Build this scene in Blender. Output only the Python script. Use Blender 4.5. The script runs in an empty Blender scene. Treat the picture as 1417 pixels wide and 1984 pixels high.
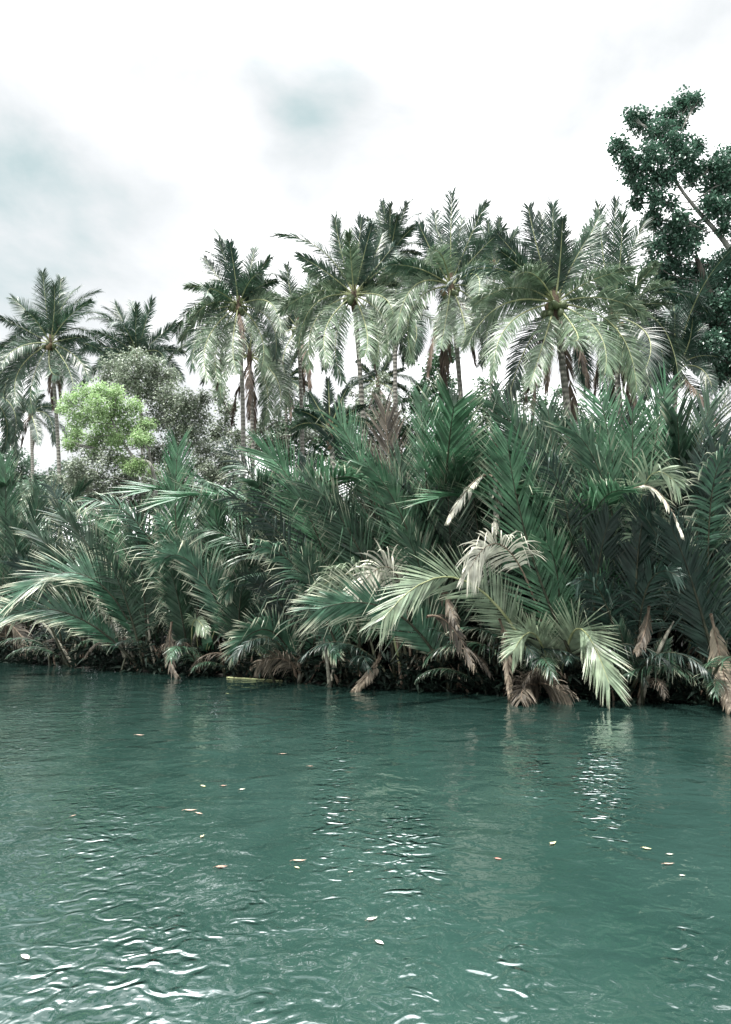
import bpy, math, random
import numpy as np
from mathutils import Vector, Matrix

R = math.radians
rng = np.random.default_rng(11)
random.seed(5)
SC = bpy.context.scene
COL = SC.collection

# ------------------------------------------------------------------ camera
CAM_H, PITCH = 2.5, R(6.8)
LENS, SENS = 24.0, 36.0
cam = bpy.data.objects.new('camera', bpy.data.cameras.new('camera'))
COL.objects.link(cam)
cam.location = (0, 0, CAM_H)
cam.rotation_euler = (R(90) + PITCH, 0, 0)
cam.data.sensor_fit = 'VERTICAL'; cam.data.sensor_height = SENS; cam.data.lens = LENS
cam.data.clip_start = 0.1; cam.data.clip_end = 3000
SC.camera = cam
F = 1984 * LENS / SENS

def ray(px, py):
    u, v = (px - 708.5) / F, (992 - py) / F
    return np.array([u, math.cos(PITCH) - v * math.sin(PITCH), math.sin(PITCH) + v * math.cos(PITCH)])
def at(px, py, Y):                       # the point of the view through (px, py) that stands Y metres away
    d = ray(px, py); return np.array([0, 0, CAM_H]) + d * (Y / d[1])
def onwater(px, py, z=0.0):
    d = ray(px, py); return np.array([0, 0, CAM_H]) + d * ((z - CAM_H) / d[2])
def px_of(P):
    x, y, z = P[0], P[1], P[2] - CAM_H
    f = y * math.cos(PITCH) + z * math.sin(PITCH); v = -y * math.sin(PITCH) + z * math.cos(PITCH)
    return 708.5 + F * x / f, 992 - F * v / f

# ------------------------------------------------------------------ world and sun
SUN_EL, SUN_AZ = R(70), R(212)           # azimuth clockwise from +Y: high, behind the camera and to its left
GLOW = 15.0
SUN_DIR = Vector((math.sin(SUN_AZ) * math.cos(SUN_EL), math.cos(SUN_AZ) * math.cos(SUN_EL), math.sin(SUN_EL)))
w = bpy.data.worlds.new('World'); SC.world = w; w.use_nodes = True
nt = w.node_tree; nt.nodes.clear()
def N(tree, typ, **kw):
    n = tree.nodes.new(typ)
    for k, v in kw.items():
        if k in n.inputs: n.inputs[k].default_value = v
        else: setattr(n, k, v)
    return n
def L(tree, a, b): tree.links.new(a, b)
sky = N(nt, 'ShaderNodeTexSky', sky_type='NISHITA', sun_disc=False)
sky.sun_elevation = SUN_EL; sky.sun_rotation = SUN_AZ; sky.air_density = 1.2; sky.dust_density = 3
skys = N(nt, 'ShaderNodeVectorMath', operation='SCALE'); skys.inputs['Scale'].default_value = 0.10
L(nt, sky.outputs[0], skys.inputs[0])
tc = N(nt, 'ShaderNodeTexCoord')
mp = N(nt, 'ShaderNodeMapping'); mp.inputs['Scale'].default_value = (1.0, 1.0, 1.6); mp.inputs['Location'].default_value = (0.3, 0.2, 0.05)
L(nt, tc.outputs['Generated'], mp.inputs[0])
n1 = N(nt, 'ShaderNodeTexNoise'); n1.inputs['Scale'].default_value = 3.2; n1.inputs['Detail'].default_value = 7; n1.inputs['Roughness'].default_value = 0.55; n1.inputs['Distortion'].default_value = 0.2
L(nt, mp.outputs[0], n1.inputs['Vector'])
def skyspot(px, py, w0, gain):           # a thin patch in the cloud around one direction of the sky
    d = Vector(ray(px, py)).normalized()
    dp = N(nt, 'ShaderNodeVectorMath', operation='DOT_PRODUCT'); dp.inputs[1].default_value = d
    L(nt, tc.outputs['Generated'], dp.inputs[0])
    mr = N(nt, 'ShaderNodeMapRange', interpolation_type='SMOOTHSTEP')
    mr.inputs['From Min'].default_value = math.cos(w0); mr.inputs['From Max'].default_value = 1.0
    mr.inputs['To Min'].default_value = 0; mr.inputs['To Max'].default_value = gain
    L(nt, dp.outputs['Value'], mr.inputs['Value']); return mr.outputs[0]
acc = None
for s in [(585, 60, R(7), .20), (610, 190, R(6), .07), (570, 300, R(5), .12), (690, 340, R(8), .16), (-30, 410, R(11), .13), (150, 440, R(8), .07), (260, 460, R(6), .10), (1400, 60, R(12), -.06)]:
    o = skyspot(*s)
    if acc is None: acc = o
    else:
        m = N(nt, 'ShaderNodeMath', operation='ADD'); L(nt, acc, m.inputs[0]); L(nt, o, m.inputs[1]); acc = m.outputs[0]
n1s = N(nt, 'ShaderNodeMapRange', clamp=False); n1s.inputs['From Min'].default_value = 0; n1s.inputs['To Min'].default_value = -.12; n1s.inputs['To Max'].default_value = 1.14; L(nt, n1.outputs['Fac'], n1s.inputs['Value'])
sub = N(nt, 'ShaderNodeMath', operation='ADD'); L(nt, n1s.outputs[0], sub.inputs[0]); L(nt, acc, sub.inputs[1])
rp = N(nt, 'ShaderNodeValToRGB')
rp.color_ramp.elements[0].position = 0.40; rp.color_ramp.elements[0].color = (1.0, 1.0, 1.0, 1)
rp.color_ramp.elements[1].position = 0.92; rp.color_ramp.elements[1].color = (0.185, 0.228, 0.228, 1)
e = rp.color_ramp.elements.new(0.55); e.color = (0.34, 0.342, 0.342, 1)
e = rp.color_ramp.elements.new(0.72); e.color = (0.278, 0.288, 0.288, 1)
L(nt, sub.outputs[0], rp.inputs[0])
mx = N(nt, 'ShaderNodeMix', data_type='RGBA'); mx.inputs['Factor'].default_value = 0.94
L(nt, skys.outputs[0], mx.inputs['A']); L(nt, rp.outputs[0], mx.inputs['B'])
# added sky glow overhead, out of frame, put there for glints on the ripples
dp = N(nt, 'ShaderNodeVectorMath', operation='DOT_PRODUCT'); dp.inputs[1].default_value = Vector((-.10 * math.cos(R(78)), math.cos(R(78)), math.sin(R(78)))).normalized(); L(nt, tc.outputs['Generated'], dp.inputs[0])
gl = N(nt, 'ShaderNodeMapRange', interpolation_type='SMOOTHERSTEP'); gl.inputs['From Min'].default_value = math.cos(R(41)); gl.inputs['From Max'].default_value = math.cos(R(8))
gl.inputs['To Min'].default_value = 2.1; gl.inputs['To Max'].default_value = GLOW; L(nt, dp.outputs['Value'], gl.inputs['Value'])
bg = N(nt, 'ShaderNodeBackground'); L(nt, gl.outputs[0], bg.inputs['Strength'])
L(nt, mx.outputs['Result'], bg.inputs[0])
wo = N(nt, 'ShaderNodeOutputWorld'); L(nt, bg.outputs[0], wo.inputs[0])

sun = bpy.data.objects.new('sun', bpy.data.lights.new('sun', 'SUN')); COL.objects.link(sun)
sun.data.energy = 5.0; sun.data.angle = R(1.5); sun.data.color = (1.0, 0.965, 0.90)
sun.rotation_euler = SUN_DIR.to_track_quat('Z', 'Y').to_euler()
sun.location = (0, 0, 60)
SC.view_settings.view_transform = 'Standard'; SC.view_settings.look = 'None'
SC.view_settings.exposure = 0.60; SC.view_settings.gamma = 1.0; SC.view_settings.use_curve_mapping = False
SC.cycles.max_bounces = 6; SC.cycles.diffuse_bounces = 2; SC.cycles.glossy_bounces = 2; SC.cycles.transmission_bounces = 2

# ------------------------------------------------------------------ materials
def mat_new(name):
    m = bpy.data.materials.new(name); m.use_nodes = True; m.node_tree.nodes.clear(); return m
def c4(c): return (c[0], c[1], c[2], 1.0)

KL = .78
def leaf_mat(name, a, b, tip, rough=0.42, trans=0.22, tip0=0.75, spec=0.5, var=0.35):
    """a..b: range of leaflet colours; tip: colour of withered ends and of painted highlights."""
    a, b, tip = [tuple(x * KL for x in c) for c in (a, b, tip)]
    m = mat_new(name); t = m.node_tree
    at_ = N(t, 'ShaderNodeAttribute', attribute_name='Col')
    sp = N(t, 'ShaderNodeSeparateColor'); L(t, at_.outputs['Color'], sp.inputs[0])
    mix = N(t, 'ShaderNodeMix', data_type='RGBA'); mix.inputs['A'].default_value = c4(a); mix.inputs['B'].default_value = c4(b)
    L(t, sp.outputs['Red'], mix.inputs['Factor'])
    oi = N(t, 'ShaderNodeObjectInfo')
    mr = N(t, 'ShaderNodeMapRange'); mr.inputs['To Min'].default_value = 1 - var; mr.inputs['To Max'].default_value = 1 + var
    L(t, oi.outputs['Random'], mr.inputs['Value'])
    sc_ = N(t, 'ShaderNodeVectorMath', operation='SCALE'); L(t, mix.outputs['Result'], sc_.inputs[0]); L(t, mr.outputs[0], sc_.inputs['Scale'])
    # withered ends, with painted highlights on nipa; more on some leaflets than others
    ad = N(t, 'ShaderNodeMath', operation='MULTIPLY_ADD'); ad.inputs[1].default_value = 0.35; L(t, sp.outputs['Blue'], ad.inputs[0]); L(t, sp.outputs['Green'], ad.inputs[2])
    tr = N(t, 'ShaderNodeMapRange', interpolation_type='SMOOTHSTEP'); tr.inputs['From Min'].default_value = tip0; tr.inputs['From Max'].default_value = tip0 + 0.45
    L(t, ad.outputs[0], tr.inputs['Value'])
    m2 = N(t, 'ShaderNodeMix', data_type='RGBA'); L(t, tr.outputs[0], m2.inputs['Factor']); L(t, sc_.outputs[0], m2.inputs['A']); m2.inputs['B'].default_value = c4(tip)
    # mottling
    tc_ = N(t, 'ShaderNodeTexCoord'); nz = N(t, 'ShaderNodeTexNoise'); nz.inputs['Scale'].default_value = 3.5; nz.inputs['Detail'].default_value = 2
    L(t, tc_.outputs['Object'], nz.inputs['Vector'])
    mr2 = N(t, 'ShaderNodeMapRange'); mr2.inputs['From Min'].default_value = .3; mr2.inputs['From Max'].default_value = .7; mr2.inputs['To Min'].default_value = .6; mr2.inputs['To Max'].default_value = 1.4
    L(t, nz.outputs['Fac'], mr2.inputs['Value'])
    s2 = N(t, 'ShaderNodeVectorMath', operation='SCALE'); L(t, m2.outputs['Result'], s2.inputs[0]); L(t, mr2.outputs[0], s2.inputs['Scale'])
    p = N(t, 'ShaderNodeBsdfPrincipled'); p.inputs['Roughness'].default_value = rough; p.inputs['Specular IOR Level'].default_value = spec
    L(t, s2.outputs[0], p.inputs['Base Color'])
    tl = N(t, 'ShaderNodeBsdfTranslucent'); L(t, s2.outputs[0], tl.inputs[0])
    ms = N(t, 'ShaderNodeMixShader'); ms.inputs[0].default_value = trans
    L(t, p.outputs[0], ms.inputs[1]); L(t, tl.outputs[0], ms.inputs[2])
    out = N(t, 'ShaderNodeOutputMaterial'); L(t, ms.outputs[0], out.inputs[0])
    return m

def plain_mat(name, a, b, scale=6, rough=0.7, stretch=(1, 1, 1), bump=0.0, spec=0.3, detail=4):
    a, b = [tuple(x * KL for x in c) for c in (a, b)]
    m = mat_new(name); t = m.node_tree
    tc_ = N(t, 'ShaderNodeTexCoord'); mp_ = N(t, 'ShaderNodeMapping'); mp_.inputs['Scale'].default_value = stretch
    L(t, tc_.outputs['Object'], mp_.inputs[0])
    nz = N(t, 'ShaderNodeTexNoise'); nz.inputs['Scale'].default_value = scale; nz.inputs['Detail'].default_value = detail
    L(t, mp_.outputs[0], nz.inputs['Vector'])
    mr = N(t, 'ShaderNodeMapRange'); mr.inputs['From Min'].default_value = .35; mr.inputs['From Max'].default_value = .65; L(t, nz.outputs['Fac'], mr.inputs['Value'])
    mix = N(t, 'ShaderNodeMix', data_type='RGBA'); mix.inputs['A'].default_value = c4(a); mix.inputs['B'].default_value = c4(b); L(t, mr.outputs[0], mix.inputs['Factor'])
    p = N(t, 'ShaderNodeBsdfPrincipled'); p.inputs['Roughness'].default_value = rough; p.inputs['Specular IOR Level'].default_value = spec
    L(t, mix.outputs['Result'], p.inputs['Base Color'])
    if bump:
        bp = N(t, 'ShaderNodeBump'); bp.inputs['Strength'].default_value = bump; bp.inputs['Distance'].default_value = 0.03
        L(t, nz.outputs['Fac'], bp.inputs['Height']); L(t, bp.outputs[0], p.inputs['Normal'])
    out = N(t, 'ShaderNodeOutputMaterial'); L(t, p.outputs[0], out.inputs[0])
    return m

M = {}
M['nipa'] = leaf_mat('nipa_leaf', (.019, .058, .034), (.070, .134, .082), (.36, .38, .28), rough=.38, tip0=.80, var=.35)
M['nipa_lit'] = leaf_mat('nipa_leaf_lit', (.036, .112, .056), (.088, .19, .108), (.40, .43, .32), rough=.36, tip0=.84, var=.2)  # brighter nipa green: a sunlit look put into the leaf colour
M['nipa_dark'] = leaf_mat('nipa_leaf_shaded', (.010, .030, .022), (.028, .060, .045), (.12, .13, .10), rough=.45, tip0=.95)  # darker nipa green: shade put into the leaf colour
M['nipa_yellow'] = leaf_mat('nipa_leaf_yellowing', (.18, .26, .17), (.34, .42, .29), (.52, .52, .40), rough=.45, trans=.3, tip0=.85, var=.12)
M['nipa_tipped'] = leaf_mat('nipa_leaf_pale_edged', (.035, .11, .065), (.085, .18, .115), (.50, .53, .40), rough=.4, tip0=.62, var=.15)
M['nipa_pale'] = leaf_mat('nipa_leaf_bleached', (.56, .56, .46), (.86, .86, .74), (.60, .57, .46), rough=.55, trans=.25, tip0=.9, var=.1)
M['nipa_brown'] = leaf_mat('nipa_leaf_brown', (.045, .038, .029), (.16, .135, .10), (.22, .18, .14), rough=.6, trans=.12, tip0=.8, var=.3)
M['nipa_tan'] = leaf_mat('nipa_leaf_tan', (.20, .165, .125), (.38, .32, .24), (.34, .29, .23), rough=.6, trans=.12, tip0=.8, var=.12)
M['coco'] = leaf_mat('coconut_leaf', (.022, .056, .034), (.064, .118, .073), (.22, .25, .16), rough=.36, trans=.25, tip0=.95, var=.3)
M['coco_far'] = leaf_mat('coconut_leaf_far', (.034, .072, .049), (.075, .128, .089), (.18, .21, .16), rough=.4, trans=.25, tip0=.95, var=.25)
M['coco_lit'] = leaf_mat('coconut_leaf_lit', (.080, .14, .084), (.195, .27, .172), (.34, .36, .24), rough=.4, trans=.28, tip0=.9, var=.18)  # pale yellow-green: light on the fronds put into their colour
M['coco_dark'] = leaf_mat('coconut_leaf_shaded', (.016, .044, .030), (.038, .078, .054), (.09, .11, .08), rough=.36, tip0=1.0, var=.25)  # deep green: the shaded side of fronds put into their colour
M['coco_dead'] = leaf_mat('coconut_leaf_dead', (.06, .045, .035), (.22, .165, .125), (.20, .15, .12), rough=.7, trans=.08, tip0=.7, var=.3)
M['rib_dark'] = plain_mat('stalk_dark', (.018, .022, .014), (.06, .065, .04), 5, .45)
M['rib_pale'] = plain_mat('stalk_pale', (.20, .24, .11), (.36, .38, .20), 5, .5)
M['rib_brown'] = plain_mat('stalk_brown', (.10, .075, .055), (.26, .20, .15), 6, .7)
M['stem_grey'] = plain_mat('stem_grey', (.12, .115, .09), (.34, .33, .27), 6, .7)
M['fibre'] = plain_mat('palm_fibre', (.035, .027, .02), (.16, .12, .08), 14, .9, (1, 1, 4), .5)
M['mud'] = plain_mat('river_bank_mud', (.006, .006, .005), (.018, .016, .013), 2.5, .85, bump=.6)
M['bark'] = plain_mat('tree_bark', (.14, .14, .125), (.36, .36, .33), 5, .9, (1, 1, .4), .5)
M['bark_dark'] = plain_mat('tree_bark_dark', (.05, .045, .04), (.16, .14, .12), 5, .9, (1, 1, .4), .5)
M['t_right'] = leaf_mat('broad_leaf_dark', (.050, .125, .086), (.13, .25, .175), (.09, .14, .10), rough=.32, trans=.18, tip0=.9, spec=.7, var=0)
M['t_lime'] = leaf_mat('feather_leaf_lime', (.27, .45, .18), (.48, .64, .34), (.46, .58, .34), rough=.5, trans=.35, tip0=1.2, var=0)
M['t_grey'] = leaf_mat('small_leaf_grey', (.13, .185, .125), (.42, .48, .37), (.28, .27, .2), rough=.45, trans=.2, tip0=1.0, var=0)
M['t_fresh'] = leaf_mat('small_leaf_fresh', (.045, .12, .06), (.11, .22, .11), (.2, .3, .15), rough=.45, trans=.3, tip0=1.1, var=0)
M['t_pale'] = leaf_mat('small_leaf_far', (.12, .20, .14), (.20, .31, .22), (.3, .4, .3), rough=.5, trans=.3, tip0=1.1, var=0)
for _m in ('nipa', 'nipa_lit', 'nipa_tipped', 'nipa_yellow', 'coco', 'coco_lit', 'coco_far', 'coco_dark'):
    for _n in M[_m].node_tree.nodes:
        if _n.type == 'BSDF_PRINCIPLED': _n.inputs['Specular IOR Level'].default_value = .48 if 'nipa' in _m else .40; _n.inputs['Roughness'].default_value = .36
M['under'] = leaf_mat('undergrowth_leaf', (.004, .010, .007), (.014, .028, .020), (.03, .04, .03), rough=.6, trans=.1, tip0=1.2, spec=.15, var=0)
M['nut'] = plain_mat('coconut_husk', (.045, .08, .035), (.10, .13, .06), 3, .45)
M['nut_brown'] = plain_mat('coconut_husk_ripe', (.10, .075, .04), (.20, .15, .08), 3, .6)

def trunk_mat():
    m = mat_new('coconut_trunk'); t = m.node_tree
    tc_ = N(t, 'ShaderNodeTexCoord')
    wv = N(t, 'ShaderNodeTexWave', bands_direction='Z'); wv.inputs['Scale'].default_value = 1.6; wv.inputs['Distortion'].default_value = 2.2; wv.inputs['Detail'].default_value = 2
    L(t, tc_.outputs['Object'], wv.inputs['Vector'])
    nz = N(t, 'ShaderNodeTexNoise'); nz.inputs['Scale'].default_value = 3; nz.inputs['Detail'].default_value = 5; L(t, tc_.outputs['Object'], nz.inputs['Vector'])
    mx_ = N(t, 'ShaderNodeMath', operation='MULTIPLY'); L(t, wv.outputs['Fac'], mx_.inputs[0]); L(t, nz.outputs['Fac'], mx_.inputs[1])
    r_ = N(t, 'ShaderNodeValToRGB'); r_.color_ramp.elements[0].color = (.13, .125, .11, 1); r_.color_ramp.elements[1].color = (.24, .235, .21, 1); r_.color_ramp.elements[1].position = .40
    L(t, mx_.outputs[0], r_.inputs[0])
    p = N(t, 'ShaderNodeBsdfPrincipled'); p.inputs['Roughness'].default_value = .85; L(t, r_.outputs[0], p.inputs['Base Color'])
    bp = N(t, 'ShaderNodeBump'); bp.inputs['Strength'].default_value = .6; bp.inputs['Distance'].default_value = .03; L(t, wv.outputs['Fac'], bp.inputs['Height']); L(t, bp.outputs[0], p.inputs['Normal'])
    out = N(t, 'ShaderNodeOutputMaterial'); L(t, p.outputs[0], out.inputs[0]); return m
M['trunk'] = trunk_mat()

def water_mat():
    m = mat_new('river_water'); t = m.node_tree
    tc_ = N(t, 'ShaderNodeTexCoord')
    def noise(scale, stretch, rot, detail, dist=0., rough=.5):
        mp_ = N(t, 'ShaderNodeMapping'); mp_.inputs['Scale'].default_value = stretch; mp_.inputs['Rotation'].default_value = (0, 0, rot)
        L(t, tc_.outputs['Object'], mp_.inputs[0])
        n = N(t, 'ShaderNodeTexNoise'); n.inputs['Scale'].default_value = scale; n.inputs['Detail'].default_value = detail; n.inputs['Distortion'].default_value = dist; n.inputs['Roughness'].default_value = rough
        L(t, mp_.outputs[0], n.inputs['Vector']); return n.outputs['Fac']
    h1 = noise(1.5, (.9, 1.1, 1), R(12), 1.5, .6)       # slow swell
    h2 = noise(5.2, (.95, 1.05, 1), R(-8), 1.0, 1.1)     # ripples
    h3 = noise(14., (.9, 1.1, 1), R(20), 1.0, .5)       # fine ripples
    gust = noise(.22, (1, .8, 1), R(30), 2.0, .4)       # where the breeze roughens the water
    gm = N(t, 'ShaderNodeMapRange'); gm.inputs['From Min'].default_value = .38; gm.inputs['From Max'].default_value = .62; gm.inputs['To Min'].default_value = .65; gm.inputs['To Max'].default_value = 1.2
    L(t, gust, gm.inputs['Value'])
    # ruffled patches where a breath of wind meets the calm water: (world x, y, radius, strength)
    acc = None
    for (px, py, rx, ry, k) in RUFFLES:
        c = onwater(px, py); a_ = (onwater(px + rx, py) - c)[0]; b_ = (onwater(px, py - ry) - c)[1]
        mp_ = N(t, 'ShaderNodeMapping', vector_type='TEXTURE'); mp_.inputs['Location'].default_value = (c[0], c[1], 0); mp_.inputs['Scale'].default_value = (a_, b_, 1); mp_.inputs['Rotation'].default_value = (0, 0, -math.atan2(c[0], c[1]))
        L(t, tc_.outputs['Object'], mp_.inputs[0])
        ln = N(t, 'ShaderNodeVectorMath', operation='LENGTH'); L(t, mp_.outputs[0], ln.inputs[0])
        mr_ = N(t, 'ShaderNodeMapRange', interpolation_type='SMOOTHSTEP'); mr_.inputs['From Min'].default_value = 1.5; mr_.inputs['From Max'].default_value = 0; mr_.inputs['To Min'].default_value = 0; mr_.inputs['To Max'].default_value = k
        L(t, ln.outputs['Value'], mr_.inputs['Value'])
        if acc is None: acc = mr_.outputs[0]
        else:
            ad_ = N(t, 'ShaderNodeMath', operation='ADD'); L(t, acc, ad_.inputs[0]); L(t, mr_.outputs[0], ad_.inputs[1]); acc = ad_.outputs[0]
    ruf = N(t, 'ShaderNodeMath', operation='ADD'); ruf.inputs[1].default_value = .38; L(t, acc, ruf.inputs[0])
    gmm = N(t, 'ShaderNodeMath', operation='MULTIPLY'); L(t, gm.outputs[0], gmm.inputs[0]); L(t, ruf.outputs[0], gmm.inputs[1]); gm = gmm
    def mul(a, k):
        n = N(t, 'ShaderNodeMath', operation='MULTIPLY'); L(t, a, n.inputs[0])
        if isinstance(k, float): n.inputs[1].default_value = k
        else: L(t, k, n.inputs[1])
        return n.outputs[0]
    def add(a, b):
        n = N(t, 'ShaderNodeMath', operation='ADD'); L(t, a, n.inputs[0]); L(t, b, n.inputs[1]); return n.outputs[0]
    h = add(add(mul(h1, WAVE[0]), mul(mul(h2, WAVE[1]), gm.outputs[0])), mul(mul(h3, WAVE[2]), gm.outputs[0]))
    bp = N(t, 'ShaderNodeBump'); bp.inputs['Strength'].default_value = 1.0; bp.inputs['Distance'].default_value = 1.0
    L(t, h, bp.inputs['Height'])
    cn = noise(.5, (1, .6, 1), R(10), 4., .5)
    mr = N(t, 'ShaderNodeMapRange'); mr.inputs['From Min'].default_value = .3; mr.inputs['From Max'].default_value = .7; L(t, cn, mr.inputs['Value'])
    mix = N(t, 'ShaderNodeMix', data_type='RGBA'); mix.inputs['A'].default_value = (.0120, .0330, .0275, 1); mix.inputs['B'].default_value = (.0230, .0530, .0450, 1)
    L(t, mr.outputs[0], mix.inputs['Factor'])
    # turbid water: what the surface does not mirror comes back up out of the depth, losing light at the surface twice
    fr = N(t, 'ShaderNodeFresnel'); fr.inputs['IOR'].default_value = 2.05; L(t, bp.outputs[0], fr.inputs['Normal'])
    inv = N(t, 'ShaderNodeMath', operation='SUBTRACT'); inv.inputs[0].default_value = 1.0; L(t, fr.outputs[0], inv.inputs[1])
    sc_ = N(t, 'ShaderNodeVectorMath', operation='SCALE'); L(t, mix.outputs['Result'], sc_.inputs[0]); L(t, inv.outputs[0], sc_.inputs['Scale'])
    df = N(t, 'ShaderNodeBsdfDiffuse'); L(t, sc_.outputs[0], df.inputs['Color'])
    gs = N(t, 'ShaderNodeBsdfGlossy'); gs.inputs['Roughness'].default_value = .02; gs.inputs['Color'].default_value = (.97, 1, 1, 1); L(t, bp.outputs[0], gs.inputs['Normal'])
    ms = N(t, 'ShaderNodeMixShader'); L(t, fr.outputs[0], ms.inputs[0]); L(t, df.outputs[0], ms.inputs[1]); L(t, gs.outputs[0], ms.inputs[2])
    out = N(t, 'ShaderNodeOutputMaterial'); L(t, ms.outputs[0], out.inputs[0]); return m
RUFFLES = [(1165, 1510, 55, 75, 3.6), (1040, 1500, 40, 60, 1.73), (790, 1650, 80, 100, 2.74), (650, 1540, 50, 120, 1.73), (320, 1880, 110, 110, 2.14), (200, 1640, 120, 140, 0.86), (490, 1780, 60, 90, 1.28), (800, 1930, 60, 90, 1.85), (1000, 1880, 90, 100, 1.43), (1340, 1850, 60, 120, 0.86), (90, 1900, 110, 90, 1.14), (560, 1960, 120, 60, 1.85), (40, 1400, 90, 60, 1.0), (640, 1420, 40, 60, 0.83)]
WAVE = (.032, .022, .0030)

# ------------------------------------------------------------------ object helpers
def tag(o, label=None, cat=None, group=None, kind=None):
    if label: o['label'] = label
    if cat: o['category'] = cat
    if group: o['group'] = group
    if kind: o['kind'] = kind
    return o
def mesh_np(name, V, quads, mats, col=None, smooth=True):
    me = bpy.data.meshes.new(name)
    V = np.asarray(V, dtype=np.float32); quads = np.asarray(quads, dtype=np.int32); k = quads.shape[1]
    me.vertices.add(len(V)); me.vertices.foreach_set('co', V.ravel())
    me.loops.add(quads.size); me.loops.foreach_set('vertex_index', quads.ravel())
    me.polygons.add(len(quads)); me.polygons.foreach_set('loop_start', np.arange(0, quads.size, k, dtype=np.int32))
    if col is not None:
        a = me.color_attributes.new('Col', 'FLOAT_COLOR', 'POINT')
        a.data.foreach_set('color', np.asarray(col, dtype=np.float32).ravel())
    for m in (mats if isinstance(mats, (list, tuple)) else [mats]): me.materials.append(m)
    me.update(calc_edges=True)
    if smooth: me.polygons.foreach_set('use_smooth', np.ones(len(quads), dtype=bool))
    return me
def link(name, me, parent=None, loc=None):
    o = bpy.data.objects.new(name, me); COL.objects.link(o)
    if parent is not None: o.parent = parent
    if loc is not None: o.location = loc
    return o
def empty(name, loc):
    o = bpy.data.objects.new(name, None); COL.objects.link(o); o.location = loc; o.empty_display_size = .3; return o
def unit(v):
    n = np.linalg.norm(v, axis=-1, keepdims=True); return v / np.maximum(n, 1e-9)
def tube(path, rad, sides=6):
    P = np.asarray(path, float); n = len(P); rad = np.broadcast_to(np.asarray(rad, float), (n,))
    T = unit(np.gradient(P, axis=0))
    ref = np.array([0., 1., 0.]) if abs(T[:, 1]).max() < .9 else np.array([1., 0., .01])
    A = unit(np.cross(T, ref)); Bv = np.cross(T, A)
    th = np.linspace(0, 2 * math.pi, sides, endpoint=False)
    V = P[:, None] + rad[:, None, None] * (A[:, None] * np.cos(th)[None, :, None] + Bv[:, None] * np.sin(th)[None, :, None])
    V = V.reshape(-1, 3); i = np.arange(n - 1)[:, None] * sides; j = np.arange(sides)[None]
    q = np.stack([i + j, i + (j + 1) % sides, i + sides + (j + 1) % sides, i + sides + j], -1).reshape(-1, 4)
    return V, q
def bez(P0, P1, P2, n=36):
    t = np.linspace(0, 1, n)[:, None]
    return (1 - t) ** 2 * P0 + 2 * t * (1 - t) * P1 + t ** 2 * P2
def catmull(P, n):
    P = np.asarray(P, float); t = np.linspace(0, len(P) - 1, n); out = np.empty((n, 3))
    Q = np.vstack([2 * P[0] - P[1], P, 2 * P[-1] - P[-2]])
    for a, tt in enumerate(t):
        k = min(int(tt), len(P) - 2); u = tt - k; p0, p1, p2, p3 = Q[k:k + 4]
        out[a] = .5 * (2 * p1 + (p2 - p0) * u + (2 * p0 - 5 * p1 + 4 * p2 - p3) * u * u + (3 * p1 - p0 - 3 * p2 + p3) * u ** 3)
    return out

# ------------------------------------------------------------------ palm fronds
STYLE = dict(
    # t0 bare stalk, n leaflets a side, L longest leaflet (share of spine), w width m, a0/a1 angle to stalk at foot/tip, vup fold, droop, tipdroop, r stalk radius
    nipa=dict(t0=.22, n=90, Lm=.215, w=.050, a0=46, a1=20, tip=.12, vup=.14, droop=.16, bent=.2, cal=.7, r=.050, miss=.03),
    nipa_ragged=dict(t0=.22, n=70, Lm=.20, w=.042, a0=58, a1=25, vup=.05, droop=.75, bent=.5, r=.045, miss=.14),
    nipa_pale=dict(t0=.60, n=50, Lm=.20, w=.050, a0=68, a1=22, vup=.0, droop=1.0, bent=.4, r=.040, miss=.06),
    nipa_hang=dict(t0=.15, n=34, Lm=.30, w=.055, a0=40, a1=15, vup=.0, droop=.9, bent=.3, r=.030, miss=.12),
    coco=dict(t0=.12, n=120, Lm=.205, w=.030, a0=66, a1=24, vup=.14, droop=.62, bent=.2, r=.036, miss=.03),
    coco_up=dict(t0=.12, n=100, Lm=.225, w=.029, a0=56, a1=18, vup=.15, droop=.45, cal=.6, bent=.12, r=.036, miss=.03),
    coco_dead=dict(t0=.10, n=48, Lm=.22, w=.042, a0=35, a1=12, vup=.0, droop=1.6, bent=.4, r=.03, miss=.15),
)
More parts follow.
